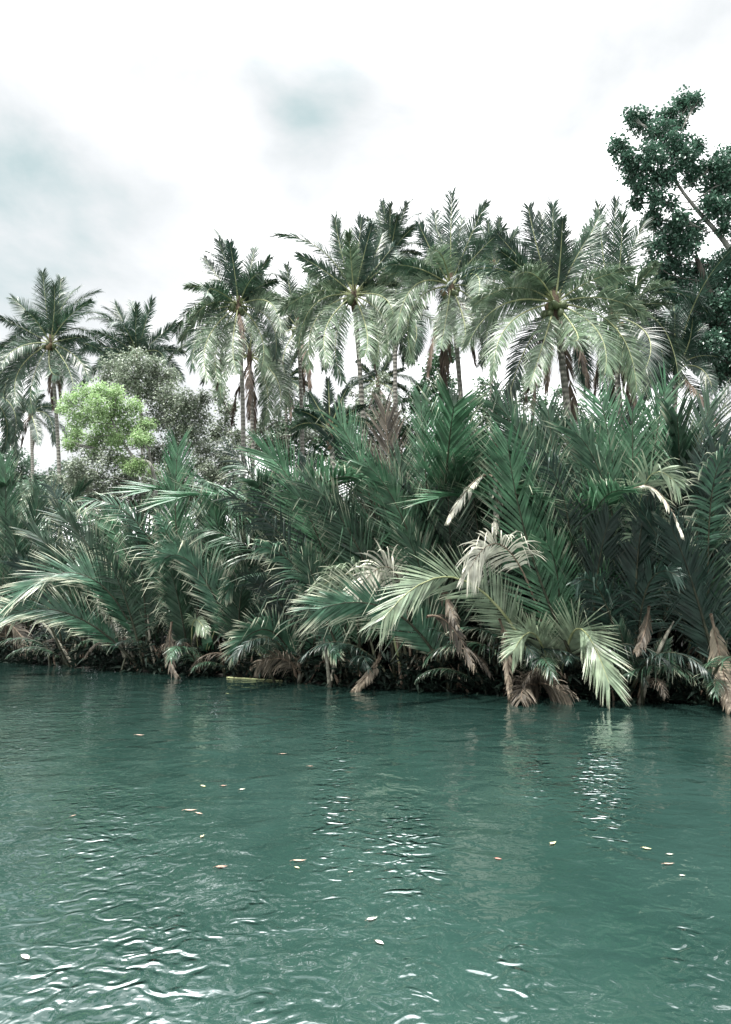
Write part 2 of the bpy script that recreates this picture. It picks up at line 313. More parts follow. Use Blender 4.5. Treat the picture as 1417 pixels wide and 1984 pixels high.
def frond_np(S, style, face=0.0, view=None, seed=0, lscale=1.0, wscale=1.0, roll=0.0, den=1.0):
    st = STYLE[style]; g = np.random.default_rng(seed)
    S = np.asarray(S, float); Ls = np.linalg.norm(np.diff(S, axis=0), axis=1); tot = Ls.sum()
    tt = np.concatenate([[0], np.cumsum(Ls)]) / tot
    T = unit(np.gradient(S, axis=0))
    h = S[-1] - S[0]; h = np.array([h[0], h[1], 0]) + 1e-6
    if np.linalg.norm(h) < .12 * tot: a = g.uniform(0, 6.28); h = h + .1 * tot * np.array([math.cos(a), math.sin(a), 0])
    B0 = unit(np.cross(unit(h), [0, 0, 1.]))
    B = np.broadcast_to(B0, S.shape).copy()
    if face > 0 and view is not None:
        Bs = unit(np.cross(T, unit(np.asarray(view, float))))
        sg = np.sign((Bs * B).sum(-1, keepdims=True)); sg[sg == 0] = 1
        sg[:] = 1 if sg.sum() >= 0 else -1
        B = unit((1 - face) * B + face * Bs * sg)
    B = unit(B - (B * T).sum(-1, keepdims=True) * T); Nn = np.cross(B, T)
    Nn *= 1 if Nn[:, 2].sum() >= 0 else -1
    if roll:
        B, Nn = B * math.cos(roll) + Nn * math.sin(roll), Nn * math.cos(roll) - B * math.sin(roll)
    nl = int(st['n'] * den)
    t = np.linspace(st['t0'], .995, nl); t = np.repeat(t, 2) + g.normal(0, .25 / nl, nl * 2); t = np.clip(t, 0, 1)
    s = np.tile([1., -1.], nl); x = (t - st['t0']) / (1 - st['t0'])
    keep = g.random(len(t)) > st['miss']
    # torn gaps
    for _ in range(g.integers(0, 3)):
        c = g.uniform(0, 1); ww = g.uniform(.01, .03); keep &= ~((abs(x - c) < ww) & (s == g.choice([-1, 1])))
    t, s, x = t[keep], s[keep], np.clip(x[keep], 0, 1)
    def ip(A): return np.stack([np.interp(t, tt, A[:, i]) for i in range(3)], -1)
    P, Tl, Bl, Nl = ip(S), unit(ip(T)), unit(ip(B)), unit(ip(Nn))
    cal = st.get('cal', 1.0)
    ang = np.radians(st['a0'] + (st['a1'] - st['a0']) * x ** 1.2 + g.normal(0, 3.5 * cal, len(t)))
    # neighbours move together: wind-blown groups
    grp = np.interp(x, np.linspace(0, 1, 14), g.normal(0, 1, 14)) * (s > 0) + np.interp(x, np.linspace(0, 1, 14), g.normal(0, 1, 14)) * (s < 0)
    grp = grp * cal
    ang += grp * np.radians(5)
    d = Bl * (s * np.sin(ang))[:, None] + Tl * np.cos(ang)[:, None] + Nl * (st['vup'] * (.6 + .4 * np.sin(ang)) + g.normal(0, .06, len(t)) + grp * .07)[:, None]
    d = unit(d)
    prof = (.60 + .40 * np.sin(np.pi * np.clip(x * .78 + .14, 0, 1))) * (1 - st.get('tip', .30) * x ** 4)
    prof *= np.clip(x * 6 + .45, 0, 1)
    Ln = tot * st['Lm'] * lscale * prof * g.uniform(.86, 1.06, len(t))
    K = 6; u = np.linspace(0, 1, K)
    dr = st['droop'] * g.uniform(.6, 1.35, len(t)) * (1 + .35 * grp)
    bent = g.random(len(t)) < st['bent']; bu = g.uniform(.45, .85, len(t))
    pts = np.empty((len(t), K, 3)); dirs = np.empty_like(pts); pos = P.copy(); pts[:, 0] = pos; dirs[:, 0] = d
    for k in range(1, K):
        uu = u[k]
        gg = dr * uu ** 1.2 + np.where(bent & (uu > bu), 1.5, 0)
        dk = unit(d + np.stack([np.zeros_like(gg), np.zeros_like(gg), -gg], -1))
        pos = pos + dk * (Ln / (K - 1))[:, None]; pts[:, k] = pos; dirs[:, k] = dk
    W = Tl[:, None] - (Tl[:, None] * dirs).sum(-1, keepdims=True) * dirs; W = unit(W)
    tw = (g.normal(0, .35 * cal, len(t)))[:, None, None] * np.linspace(.4, 1.6, K)[None, :, None]
    W = W * np.cos(tw) + np.cross(dirs, W) * np.sin(tw)
    wp = np.array([.55, 1., .95, .75, .45, .04])
    wd = st['w'] * wscale * .5 * g.uniform(.75, 1.15, len(t))
    off = W * (wd[:, None] * wp[None])[..., None]
    V = np.stack([pts - off, pts + off], 2).reshape(-1, 3)
    n = len(t); i = (np.arange(n) * K * 2)[:, None] + (np.arange(K - 1) * 2)[None]
    q = np.stack([i, i + 1, i + 3, i + 2], -1).reshape(-1, 4)
    c = np.zeros((n, K, 2, 4)); c[..., 3] = 1
    c[..., 0] = np.clip(.5 + .22 * g.normal(size=n) + .12 * grp, 0, 1)[:, None, None]; c[..., 1] = u[None, :, None]; c[..., 2] = (g.random(n) ** 1.5)[:, None, None]
    r = st['r'] * np.interp(tt, [0, .1, .5, 1], [1.25, 1., .55, .12])
    sel = np.linspace(0, len(S) - 1, 16).astype(int)
    rv, rq = tube(S[sel], r[sel], 5)
    return V, q, c.reshape(-1, 4), rv, rq
def ribmat(mat):
    return M['rib_brown'] if ('brown' in mat or 'tan' in mat or 'dead' in mat or mat == 'nipa_pale') else M['rib_pale'] if ('coco' in mat or mat in ('nipa_yellow',)) else M['rib_dark']
def add_frond(parent, S, style, mat, name='frond', label=None, **kw):
    """frond > stalk, in the frame of its palm"""
    S = np.asarray(S); org = np.array(parent.location)
    V, q, c, rv, rq = frond_np(S - org, style, **kw)
    o = link(name, mesh_np(name, V, q, M[mat], c), parent)
    link('stalk', mesh_np('stalk', rv, rq, ribmat(mat)), o)
    if label: o['label'] = label
    return o
class Proto:
    """a frond's two meshes, shared by the copies"""
    def __init__(s, S, style, mat, **kw):
        V, q, c, rv, rq = frond_np(S, style, **kw)
        s.f = mesh_np('frond', V, q, M[mat], c); s.r = mesh_np('stalk', rv, rq, ribmat(mat)); s.h = max(S[:, 2].max(), V[:, 2].max()); s.name = 'frond'
        s.obj = None
    def place(s, parent, loc, yaw, scale, tilt=0.0, name=None):
        o = link(name or s.name, s.f, parent, loc); o.rotation_euler = (0, tilt, yaw); o.scale = (scale,) * 3
        link('stalk', s.r, o); return o
def arc(el0, bend, length, n=36, side=0.):
    """spine in the XZ plane that leaves at el0 degrees and bends down by `bend` degrees, mostly near the tip"""
    u = np.linspace(0, 1, n); el = np.radians(el0 - bend * u ** 1.6); az = side * u ** 2
    st = length / (n - 1); d = np.stack([np.cos(el) * np.cos(az), np.cos(el) * np.sin(az), np.sin(el)], -1)
    return np.vstack([[0, 0, 0], np.cumsum(d[:-1] * st, axis=0)])

# ------------------------------------------------------------------ the setting
shore_px = [(-700, 1240), (-300, 1268), (0, 1281), (230, 1299), (430, 1310), (700, 1332), (1000, 1346), (1417, 1366), (1800, 1395), (2300, 1450)]
SH = np.array([onwater(*p)[:2] for p in shore_px])
def shoreY(x): return float(np.interp(x, SH[:, 0], SH[:, 1]))
def gz(x, y):
    d = y - shoreY(x); return float(np.interp(d, [-3, -.6, 0.1, 1.0, 6, 40, 400], [-1.2, -.35, .01, .10, .35, .6, 1.5]))
def build_ground():
    xs = np.concatenate([[-900, -300, -120, -60], np.linspace(-36, 30, 120), [60, 120, 300, 900]])
    off = np.concatenate([[-6, -3, -1.5, -.8], np.linspace(-.5, 2, 22), [3, 4, 6, 9, 14, 20, 30, 50, 100, 250, 700, 1800]])
    V = []
    for x in xs:
        sy = shoreY(x)
        for d in off:
            z = np.interp(d, [-6, -3, -.6, 0.1, 1.0, 6, 40, 400, 1800], [-2, -1.2, -.35, .01, .10, .35, .6, 1.5, 3])
            V.append((x, sy + d + (.12 * math.sin(x * 2.1) + .08 * math.sin(x * 5.3) if -1 < d < 3 else 0), z + (random.uniform(-.05, .05) if -.2 < d < 14 else 0)))
    m_ = len(off); i = (np.arange(len(xs) - 1) * m_)[:, None] + np.arange(m_ - 1)[None]
    q = np.stack([i, i + m_, i + m_ + 1, i + 1], -1).reshape(-1, 4)
    tag(link('ground', mesh_np('ground', V, q, M['mud'])), kind='structure')
build_ground()
def build_water():
    V = [(-900, -900, 0), (900, -900, 0), (900, 1200, 0), (-900, 1200, 0)]
    V = [(-900, -600, 0), (900, -600, 0), (900, 120, 0), (-900, 120, 0)]
    tag(link('water', mesh_np('water', V, [(0, 1, 2, 3)], water_mat(), smooth=False)), kind='structure')
build_water()

# ------------------------------------------------------------------ coconut palms
PG = 'coconut palms rising behind the nipa thicket'
coco_protos = []
for k, (el, bd, st, mt) in enumerate([(82, 35, 'coco_up', 'coco'), (74, 50, 'coco_up', 'coco_dark'), (64, 75, 'coco_up', 'coco'), (52, 95, 'coco', 'coco'), (42, 100, 'coco', 'coco_dark'), (28, 100, 'coco', 'coco'), (12, 95, 'coco', 'coco_lit'),
                                      (-5, 80, 'coco', 'coco'), (-25, 60, 'coco', 'coco_dark'), (-45, 40, 'coco', 'coco'), (35, 85, 'coco', 'coco_far'), (5, 80, 'coco', 'coco_far'), (70, 60, 'coco_up', 'coco_far'), (-30, 55, 'coco', 'coco_far')]):
    coco_protos.append(Proto(arc(el, bd, 4.6, side=random.uniform(-.2, .2)), st, mt, seed=100 + k, wscale=1.15))
dead_protos = [Proto(arc(e_, b_, 3.4), 'coco_dead', 'coco_dead', seed=150 + i, wscale=1.2) for i, (e_, b_) in enumerate([(-50, 38), (-62, 26), (-70, 18)])]

def ellipsoid(r, seg=10, rings=7):
    V, q = [], []
    for a in range(rings + 1):
        ph = math.pi * a / rings
        for b in range(seg):
            th = 2 * math.pi * b / seg
            V.append((r[0] * math.sin(ph) * math.cos(th), r[1] * math.sin(ph) * math.sin(th), r[2] * math.cos(ph) * (1 + .08 * math.sin(ph))))
    for a in range(rings):
        for b in range(seg): q.append((a * seg + b, (a + 1) * seg + b, (a + 1) * seg + (b + 1) % seg, a * seg + (b + 1) % seg))
    return V, q
nv, nq = ellipsoid((.115, .115, .15))
NUT = [mesh_np('coconut', nv, nq, M['nut']), mesh_np('coconut', nv, nq, M['nut_brown'])]

def coconut_palm(px, py, Y, bpx, label, specs, fill=10, nuts=6, dead=3, mats=('coco', 'coco_lit', 'coco_dark'), R0=.125, seed=0, lsc=1.0, deadlen=1.0, protos=range(0, 10), bulge=.4, deadfill=()):
    g = random.Random(seed); C0 = at(px, py, Y)
    bx = (bpx - 708.5) / F * Y; base = np.array([bx, Y, gz(bx, Y) - .1])
    root = empty('coconut_palm', base); tag(root, label, 'palm tree', PG)
    # trunk
    H = C0[2] - base[2]; dx = C0[0] - base[0]
    n = 46; u = np.linspace(0, 1, n)[:, None]
    path = base + (C0 - base) * u + np.array([1, 0, 0]) * (np.sin(np.pi * u) * bulge * (1 if dx < 0 else -1) * .6) + np.array([0, 1, 0]) * np.sin(np.pi * u) * .25
    rad = R0 * (1 + .35 * np.exp(-u[:, 0] * 14)) * (1 - .25 * u[:, 0]) * (1 + .05 * np.sin(np.arange(n) * 2.4))
    V, q = tube(path - base, rad, 12); link('trunk', mesh_np('trunk', V, q, M['trunk']), root)
    lc = C0 - base
    # brown fibre sheath at the crown's foot
    sv, sq = tube([lc + (0, 0, -.75), lc + (0, 0, -.5), lc + (0, 0, -.15), lc + (0, 0, .25), lc + (0, 0, .7)], [R0 * .75, R0 * 1.0, R0 * 1.25, R0 * .9, R0 * .25], 10)
    link('fibre_sheath', mesh_np('fibre_sheath', sv, sq, M['fibre']), root)
    for k, sp in enumerate(specs):
        la, dxp, dyp, dz = sp[:4]; mt = sp[4] if len(sp) > 4 else None
        P2 = at(px + dxp, py - dyp, Y - dz); v = P2 - C0; ln = np.linalg.norm(v); a = R(la)
        D = unit(np.array([math.cos(a), -dz / max(ln, .1) * .8, math.sin(a)]))
        up = dyp > 60 and abs(dxp) < 115
        P1 = C0 + D * ln * (.52 if up else .60); S = bez(C0 + D * .1, P1, P2)
        style = 'coco_up' if up else 'coco'
        if mt is None: mt = (mats[2] if g.random() < .6 else mats[0]) if up else (mats[0] if dyp > 0 or dz < 0 else (mats[1] if g.random() < .45 + .25 * dz else mats[0]))  # upright fronds lean to the shaded colour, low near ones to the lit
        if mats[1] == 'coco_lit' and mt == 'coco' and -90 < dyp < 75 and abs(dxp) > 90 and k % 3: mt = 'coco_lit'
        add_frond(root, S, style, mt, seed=seed * 100 + k, face=(.8 if up else .62), view=C0 - np.array([0, 0, CAM_H]), lscale=lsc * (4.6 / max(ln, 3.2)) ** .5, wscale=1.0 + Y / 120., roll=g.uniform(-.3, .3))
    pl = list(protos)
    for k in range(fill):
        pr = coco_protos[pl[k % len(pl)]]
        yaw = g.uniform(20, 160) if g.random() < .75 else g.uniform(0, 360)
        pr.place(root, lc + (0, 0, g.uniform(-.1, .1)), R(yaw), g.uniform(.85, 1.05) * lsc)
    for k in range(dead):
        o = dead_protos[k % 3].place(root, lc + (0, 0, -.25), R(g.uniform(0, 180) if k % 4 else g.uniform(200, 340)), g.uniform(.75, 1.1) * deadlen, name='dead_frond')
    for k in range(nuts):
        a = R(g.uniform(170, 370)); r = g.uniform(.24, .42)
        o = link('coconut', NUT[1 if g.random() < .2 else 0], root, lc + (math.cos(a) * r, math.sin(a) * r, -.15 - g.uniform(0, .32)))
        o.rotation_euler = (g.uniform(-.6, .6), g.uniform(-.6, .6), 0); o.scale = (g.uniform(.85, 1.15),) * 3
    return root

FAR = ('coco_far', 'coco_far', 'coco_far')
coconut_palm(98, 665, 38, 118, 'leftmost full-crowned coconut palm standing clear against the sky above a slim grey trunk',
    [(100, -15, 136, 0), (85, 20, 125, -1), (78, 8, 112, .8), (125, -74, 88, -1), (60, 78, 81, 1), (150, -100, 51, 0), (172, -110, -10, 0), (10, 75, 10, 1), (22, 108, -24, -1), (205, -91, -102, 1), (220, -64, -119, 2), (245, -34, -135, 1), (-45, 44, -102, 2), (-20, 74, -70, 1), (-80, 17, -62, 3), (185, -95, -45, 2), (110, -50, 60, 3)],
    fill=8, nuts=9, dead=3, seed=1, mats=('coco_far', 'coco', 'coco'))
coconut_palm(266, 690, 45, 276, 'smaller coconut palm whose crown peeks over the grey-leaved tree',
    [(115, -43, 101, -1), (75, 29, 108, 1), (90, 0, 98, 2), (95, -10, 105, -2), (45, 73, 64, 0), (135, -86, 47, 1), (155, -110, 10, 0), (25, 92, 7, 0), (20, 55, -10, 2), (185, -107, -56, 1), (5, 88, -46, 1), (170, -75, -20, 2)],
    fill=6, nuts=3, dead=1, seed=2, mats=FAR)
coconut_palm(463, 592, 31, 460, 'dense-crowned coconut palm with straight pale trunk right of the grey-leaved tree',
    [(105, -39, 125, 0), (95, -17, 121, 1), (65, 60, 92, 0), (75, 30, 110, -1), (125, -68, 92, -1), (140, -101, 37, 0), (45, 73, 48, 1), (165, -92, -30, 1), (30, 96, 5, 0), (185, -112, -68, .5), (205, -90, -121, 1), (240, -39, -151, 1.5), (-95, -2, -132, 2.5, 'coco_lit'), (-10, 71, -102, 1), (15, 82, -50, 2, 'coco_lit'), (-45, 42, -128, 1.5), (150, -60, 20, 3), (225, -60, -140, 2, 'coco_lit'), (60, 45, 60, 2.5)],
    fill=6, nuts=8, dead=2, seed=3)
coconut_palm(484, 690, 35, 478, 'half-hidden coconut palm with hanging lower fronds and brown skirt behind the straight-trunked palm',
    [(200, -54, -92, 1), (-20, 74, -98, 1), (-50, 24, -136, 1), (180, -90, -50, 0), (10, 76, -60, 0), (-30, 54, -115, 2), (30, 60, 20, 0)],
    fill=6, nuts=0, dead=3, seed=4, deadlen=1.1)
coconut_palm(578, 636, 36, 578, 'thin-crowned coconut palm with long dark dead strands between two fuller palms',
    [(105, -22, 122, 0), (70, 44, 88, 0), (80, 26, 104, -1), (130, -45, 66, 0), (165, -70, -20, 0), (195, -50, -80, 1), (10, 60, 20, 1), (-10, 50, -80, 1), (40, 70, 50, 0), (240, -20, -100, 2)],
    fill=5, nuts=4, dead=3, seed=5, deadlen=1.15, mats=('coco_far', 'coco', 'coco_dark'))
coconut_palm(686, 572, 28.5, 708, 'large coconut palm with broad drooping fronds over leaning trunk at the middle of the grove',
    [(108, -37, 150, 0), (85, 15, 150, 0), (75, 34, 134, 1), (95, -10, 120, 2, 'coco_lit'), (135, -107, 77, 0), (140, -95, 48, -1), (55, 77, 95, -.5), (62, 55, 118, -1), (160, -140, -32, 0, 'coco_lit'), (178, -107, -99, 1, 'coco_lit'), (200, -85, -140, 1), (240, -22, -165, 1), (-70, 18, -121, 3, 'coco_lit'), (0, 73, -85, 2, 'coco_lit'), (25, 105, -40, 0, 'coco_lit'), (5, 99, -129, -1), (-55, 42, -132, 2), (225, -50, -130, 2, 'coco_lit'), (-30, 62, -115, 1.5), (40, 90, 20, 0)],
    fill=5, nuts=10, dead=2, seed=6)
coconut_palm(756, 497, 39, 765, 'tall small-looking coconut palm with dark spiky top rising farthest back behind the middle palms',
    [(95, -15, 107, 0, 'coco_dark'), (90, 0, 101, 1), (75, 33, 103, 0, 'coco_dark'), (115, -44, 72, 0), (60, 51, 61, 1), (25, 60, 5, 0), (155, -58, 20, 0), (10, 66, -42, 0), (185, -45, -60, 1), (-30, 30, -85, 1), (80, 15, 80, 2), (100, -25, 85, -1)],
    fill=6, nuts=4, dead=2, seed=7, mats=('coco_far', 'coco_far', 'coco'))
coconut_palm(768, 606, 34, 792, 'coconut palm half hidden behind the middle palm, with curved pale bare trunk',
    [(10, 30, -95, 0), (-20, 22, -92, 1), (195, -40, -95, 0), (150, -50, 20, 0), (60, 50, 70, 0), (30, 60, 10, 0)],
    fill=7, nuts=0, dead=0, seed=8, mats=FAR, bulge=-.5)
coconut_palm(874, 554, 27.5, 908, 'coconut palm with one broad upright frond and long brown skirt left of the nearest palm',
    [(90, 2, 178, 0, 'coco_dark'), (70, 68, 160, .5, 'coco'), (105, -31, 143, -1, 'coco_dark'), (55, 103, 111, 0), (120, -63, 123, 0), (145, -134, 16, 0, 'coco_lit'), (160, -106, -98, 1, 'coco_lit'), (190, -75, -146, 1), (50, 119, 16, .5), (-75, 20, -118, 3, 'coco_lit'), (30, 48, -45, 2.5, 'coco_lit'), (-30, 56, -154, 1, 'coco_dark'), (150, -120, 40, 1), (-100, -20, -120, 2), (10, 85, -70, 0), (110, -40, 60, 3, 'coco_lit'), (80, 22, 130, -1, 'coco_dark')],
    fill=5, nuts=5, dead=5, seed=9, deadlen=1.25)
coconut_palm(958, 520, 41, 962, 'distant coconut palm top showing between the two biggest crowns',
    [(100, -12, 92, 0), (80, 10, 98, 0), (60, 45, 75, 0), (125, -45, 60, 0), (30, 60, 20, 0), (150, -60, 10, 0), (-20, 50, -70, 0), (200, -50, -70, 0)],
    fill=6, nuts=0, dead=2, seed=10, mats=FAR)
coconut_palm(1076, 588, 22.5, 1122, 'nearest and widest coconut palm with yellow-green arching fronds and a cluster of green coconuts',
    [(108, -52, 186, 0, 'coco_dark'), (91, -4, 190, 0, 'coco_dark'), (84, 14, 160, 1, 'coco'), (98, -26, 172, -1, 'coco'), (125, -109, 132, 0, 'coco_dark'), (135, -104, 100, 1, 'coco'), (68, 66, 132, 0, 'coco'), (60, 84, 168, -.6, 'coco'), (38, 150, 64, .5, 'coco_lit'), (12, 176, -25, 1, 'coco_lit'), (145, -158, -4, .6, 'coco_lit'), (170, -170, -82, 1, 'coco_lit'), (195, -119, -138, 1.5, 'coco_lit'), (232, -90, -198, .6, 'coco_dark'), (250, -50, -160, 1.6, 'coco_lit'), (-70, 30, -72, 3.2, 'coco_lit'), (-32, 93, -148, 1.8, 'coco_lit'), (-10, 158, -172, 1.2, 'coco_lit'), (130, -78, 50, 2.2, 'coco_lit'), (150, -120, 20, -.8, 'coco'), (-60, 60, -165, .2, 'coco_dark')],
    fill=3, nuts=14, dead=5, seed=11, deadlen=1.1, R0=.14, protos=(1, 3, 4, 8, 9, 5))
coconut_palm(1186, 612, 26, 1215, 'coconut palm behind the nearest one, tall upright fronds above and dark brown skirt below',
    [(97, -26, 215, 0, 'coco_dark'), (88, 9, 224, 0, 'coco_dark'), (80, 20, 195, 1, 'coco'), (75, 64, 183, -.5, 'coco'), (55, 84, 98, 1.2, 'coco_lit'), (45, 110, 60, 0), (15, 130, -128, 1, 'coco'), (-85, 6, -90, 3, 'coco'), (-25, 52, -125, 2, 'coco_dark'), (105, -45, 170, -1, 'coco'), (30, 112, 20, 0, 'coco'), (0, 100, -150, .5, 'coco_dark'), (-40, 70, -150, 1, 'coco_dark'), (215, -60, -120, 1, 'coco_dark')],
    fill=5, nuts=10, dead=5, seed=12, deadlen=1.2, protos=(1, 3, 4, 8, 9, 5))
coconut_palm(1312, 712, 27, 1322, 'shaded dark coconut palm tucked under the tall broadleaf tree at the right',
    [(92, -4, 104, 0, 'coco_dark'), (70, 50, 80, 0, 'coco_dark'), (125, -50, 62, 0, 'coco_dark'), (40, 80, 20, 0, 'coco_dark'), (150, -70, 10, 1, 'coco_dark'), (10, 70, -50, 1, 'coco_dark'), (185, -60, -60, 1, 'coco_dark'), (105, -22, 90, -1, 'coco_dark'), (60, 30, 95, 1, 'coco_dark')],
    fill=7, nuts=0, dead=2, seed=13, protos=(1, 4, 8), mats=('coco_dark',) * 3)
coconut_palm(60, 800, 60, 57, 'small far coconut palm below the leftmost full-crowned one with drooping crown',
    [(140, -60, 0, 0), (40, 62, 5, 0), (165, -45, -60, 0), (20, 45, -60, 0), (70, 25, 35, 0), (110, -30, 38, 0), (-60, 15, -60, 2)],
    fill=7, nuts=0, dead=5, seed=14, mats=FAR, protos=(10, 11, 12, 13), R0=.17)
coconut_palm(-22, 762, 40, -30, 'coconut palm cut by the left edge, only its hanging fronds in view',
    [(40, 60, 40, 0), (20, 70, -30, 0), (-10, 50, -95, 1), (0, 62, -70, 0), (70, 30, 90, 0), (-40, 30, -110, 0)],
    fill=8, nuts=0, dead=1, seed=15, mats=FAR, protos=(10, 11, 12, 13))
coconut_palm(640, 835, 26.5, 640, 'short young palm with dark upright fronds in front of the middle trunks',
    [(92, -4, 100, 0, 'coco_dark'), (75, 34, 84, 0, 'coco_dark'), (115, -40, 74, 0, 'coco_dark'), (50, 68, 50, 0, 'coco_dark'), (135, -66, 40, 1, 'coco_dark'), (30, 85, 10, 1, 'coco'), (150, -80, 0, 1, 'coco')],
    fill=6, nuts=0, dead=0, seed=16, protos=(1, 4, 3), mats=('coco_dark',) * 3, lsc=.75)

coconut_palm(733, 742, 44, 736, 'far small coconut palm low in the gap left of the curved bare trunk',
    [(100, -10, 62, 0), (70, 30, 58, 0), (130, -42, 42, 0), (40, 52, 28, 0), (160, -55, -5, 0), (10, 55, -15, 0), (-20, 35, -50, 1), (200, -38, -50, 1)],
    fill=7, nuts=0, dead=2, seed=17, mats=FAR, protos=(10, 11, 12, 13), lsc=.8)
coconut_palm(552, 735, 46, 549, 'far small coconut palm seen low between the straight-trunked palm and the thin-crowned one',
    [(100, -10, 60, 0), (70, 26, 56, 0), (130, -40, 42, 0), (40, 48, 28, 0), (160, -50, -5, 0), (10, 50, -15, 0), (-20, 35, -50, 1), (200, -38, -50, 1)],
    fill=7, nuts=0, dead=2, seed=18, mats=FAR, protos=(10, 11, 12, 13), lsc=.8)

# ------------------------------------------------------------------ broadleaf trees
def leaves_np(C, n_per, size, g, spread, droop=.3, asp=.42):
    """rosettes of leaves round each twig end C; every leaf two quads folded along its midrib"""
    m_ = len(C); C = np.repeat(C, n_per, axis=0); n = len(C)
    d = g.normal(size=(n, 3)); d = unit(d); d[:, 2] = d[:, 2] * .7 - droop * g.random(n); d = unit(d)
    P = C + d * g.uniform(.1, 1, (n, 1)) * spread
    up = unit(np.array([0, 0, 1.]) + g.normal(0, .45, (n, 3)))
    S = unit(np.cross(d, up)); Nn = np.cross(S, d)
    l = size * g.uniform(.6, 1.25, (n, 1)); w_ = l * asp
    a = P; b = P + d * l * .45 + S * w_ + Nn * l * .08; c = P + d * l - np.array([0, 0, 1.]) * l * .15; e_ = P + d * l * .45 - S * w_ + Nn * l * .08
    mid = P + d * l * .5 - Nn * l * .03
    V = np.stack([a, b, c, e_, mid], 1).reshape(-1, 3); i = np.arange(n) * 5
    q = np.concatenate([np.stack([i, i + 1, i + 2, i + 4], -1), np.stack([i, i + 4, i + 2, i + 3], -1)])
    col = np.zeros((n, 5, 4)); col[..., 3] = 1; col[..., 0] = np.clip(.5 + .28 * g.normal(size=n), 0, 1)[:, None]; col[..., 1] = np.array([0, .4, .9, .4, .5])[None]; col[..., 2] = g.random(n)[:, None]
    return V, q, col.reshape(-1, 4)
def tree(name, label, cat, blobs, Y, trunk, mat, bark, size, twigs, n_per=9, spread=.22, seed=0, r0=.3, depth=1.0, group=None, flat=1.0, droop=.3, asp=.42, bn=999, taper=.35, dens=3.6):
    """blobs: (px, py, radius px, depth offset m) clumps of the crown; trunk: [(px, py)...] from the ground up"""
    g = np.random.default_rng(seed)
    tp = [at(x, y, Y) for x, y in trunk]; tp[0][2] = gz(tp[0][0], Y) - .2
    base = tp[0].copy(); root = empty(name, base); tag(root, label, cat, group)
    path = catmull(tp, 28); rad = r0 * np.linspace(1, taper, 28)
    V, q = tube(path - base, rad, 9); link('trunk', mesh_np('trunk', V, q, bark), root)
    allc = []
    for k, b in enumerate(blobs):
        off = b[3] if len(b) > 3 else g.uniform(-1, 1) * depth
        c = at(b[0], b[1], Y + off); r = b[2] / F * Y
        n = max(10, int(twigs * dens * r * r * (1 + .25 / max(r, .2)))); d = unit(g.normal(size=(n, 3))); rr = r * (g.random((n, 1)) ** .45)
        lump = 1 + .22 * np.sin(d[:, :1] * 5 + k) * np.sin(d[:, 2:] * 6 + 2 * k)
        pts = c + d * rr * lump * np.array([1, 1, flat]); allc.append(pts)
        if k < bn:
            j = int(np.argmin(np.linalg.norm(path - c, axis=1) + (path[:, 2] > c[2] - .2) * 3)); j = max(j, 6)
            s_ = path[j]; mid = (s_ + c) / 2 + np.array([g.normal(0, .15), g.normal(0, .15), -.12 * np.linalg.norm(c - s_)])
            bp = bez(s_, mid, c + (0, 0, r * .3), 12) + g.normal(0, .025, (12, 3))
            bv, bq = tube(bp - base, np.linspace(max(rad[j] * .22, .025), .008, 12), 5)
            # twigs
            Vs, Qs, o_ = [bv], [bq], len(bv)
            for e2 in pts[g.integers(0, len(pts), 5)]:
                tv, tq = tube(bez(bp[g.integers(5, 11)], (bp[8] + e2) / 2 + (0, 0, -.05), e2, 5) - base, [.022, .018, .014, .01, .006], 4)
                Vs.append(tv); Qs.append(tq + o_); o_ += len(tv)
            link('branch', mesh_np('branch', np.vstack(Vs), np.vstack(Qs), bark), root)
    V, q, col = leaves_np(np.vstack(allc) - base, n_per, size, g, spread, droop, asp)
    link('crown', mesh_np('crown', V, q, mat, col, smooth=False), root)
    return root

tall = [(1327, 199, 24), (1295, 222, 22), (1346, 194, 14), (1242, 235, 25), (1225, 222, 14), (1197, 281, 18), (1212, 305, 20), (1278, 258, 28), (1311, 280, 30), (1262, 307, 32), (1229, 338, 25), (1330, 305, 26), (1354, 283, 14), (1295, 340, 24),
        (1344, 340, 24), (1240, 362, 18), (1234, 390, 15), (1272, 384, 21), (1300, 392, 12), (1393, 318, 28), (1386, 363, 30), (1412, 346, 28), (1377, 399, 22), (1405, 405, 24), (1366, 322, 12), (1430, 300, 30), (1440, 380, 32), (1440, 450, 25), (1262, 420, 18), (1318, 420, 16), (1268, 345, 18), (1318, 240, 14), (1405, 440, 14)]
tree('broadleaf_tree', 'tall dark-leaved tree at the right whose leaning crown rises above every palm', 'tree', tall, 29, [(1560, 1150), (1540, 800), (1480, 590), (1417, 487), (1386, 446), (1347, 402), (1308, 346), (1300, 290)],
     M['t_right'], M['bark'], .155, 58, n_per=9, spread=.2, seed=21, r0=.19, depth=.6, asp=.36, taper=.22, dens=3.8)
low = [(1268, 432, 22), (1311, 436, 24), (1347, 445, 24), (1295, 466, 26), (1334, 474, 26), (1265, 478, 20), (1295, 512, 32), (1262, 515, 18), (1393, 512, 26), (1412, 540, 30), (1344, 527, 32), (1311, 559, 36), (1360, 580, 38), (1405, 585, 34), (1340, 618, 34), (1386, 630, 38), (1412, 660, 35),
       (1370, 674, 38), (1409, 710, 35), (1388, 722, 32), (1278, 545, 24), (1440, 600, 40), (1445, 690, 40), (1345, 660, 26), (1325, 600, 22), (1420, 500, 24), (1380, 545, 20)]
tree('broadleaf_tree', 'dense glossy-leaved tree filling the right edge below the tall leaning crown', 'tree', low, 30, [(1470, 1150), (1450, 900), (1420, 700), (1380, 580), (1350, 500)],
     M['t_right'], M['bark_dark'], .155, 52, n_per=9, spread=.2, seed=22, r0=.3, depth=1.0, asp=.36, dens=4.0)
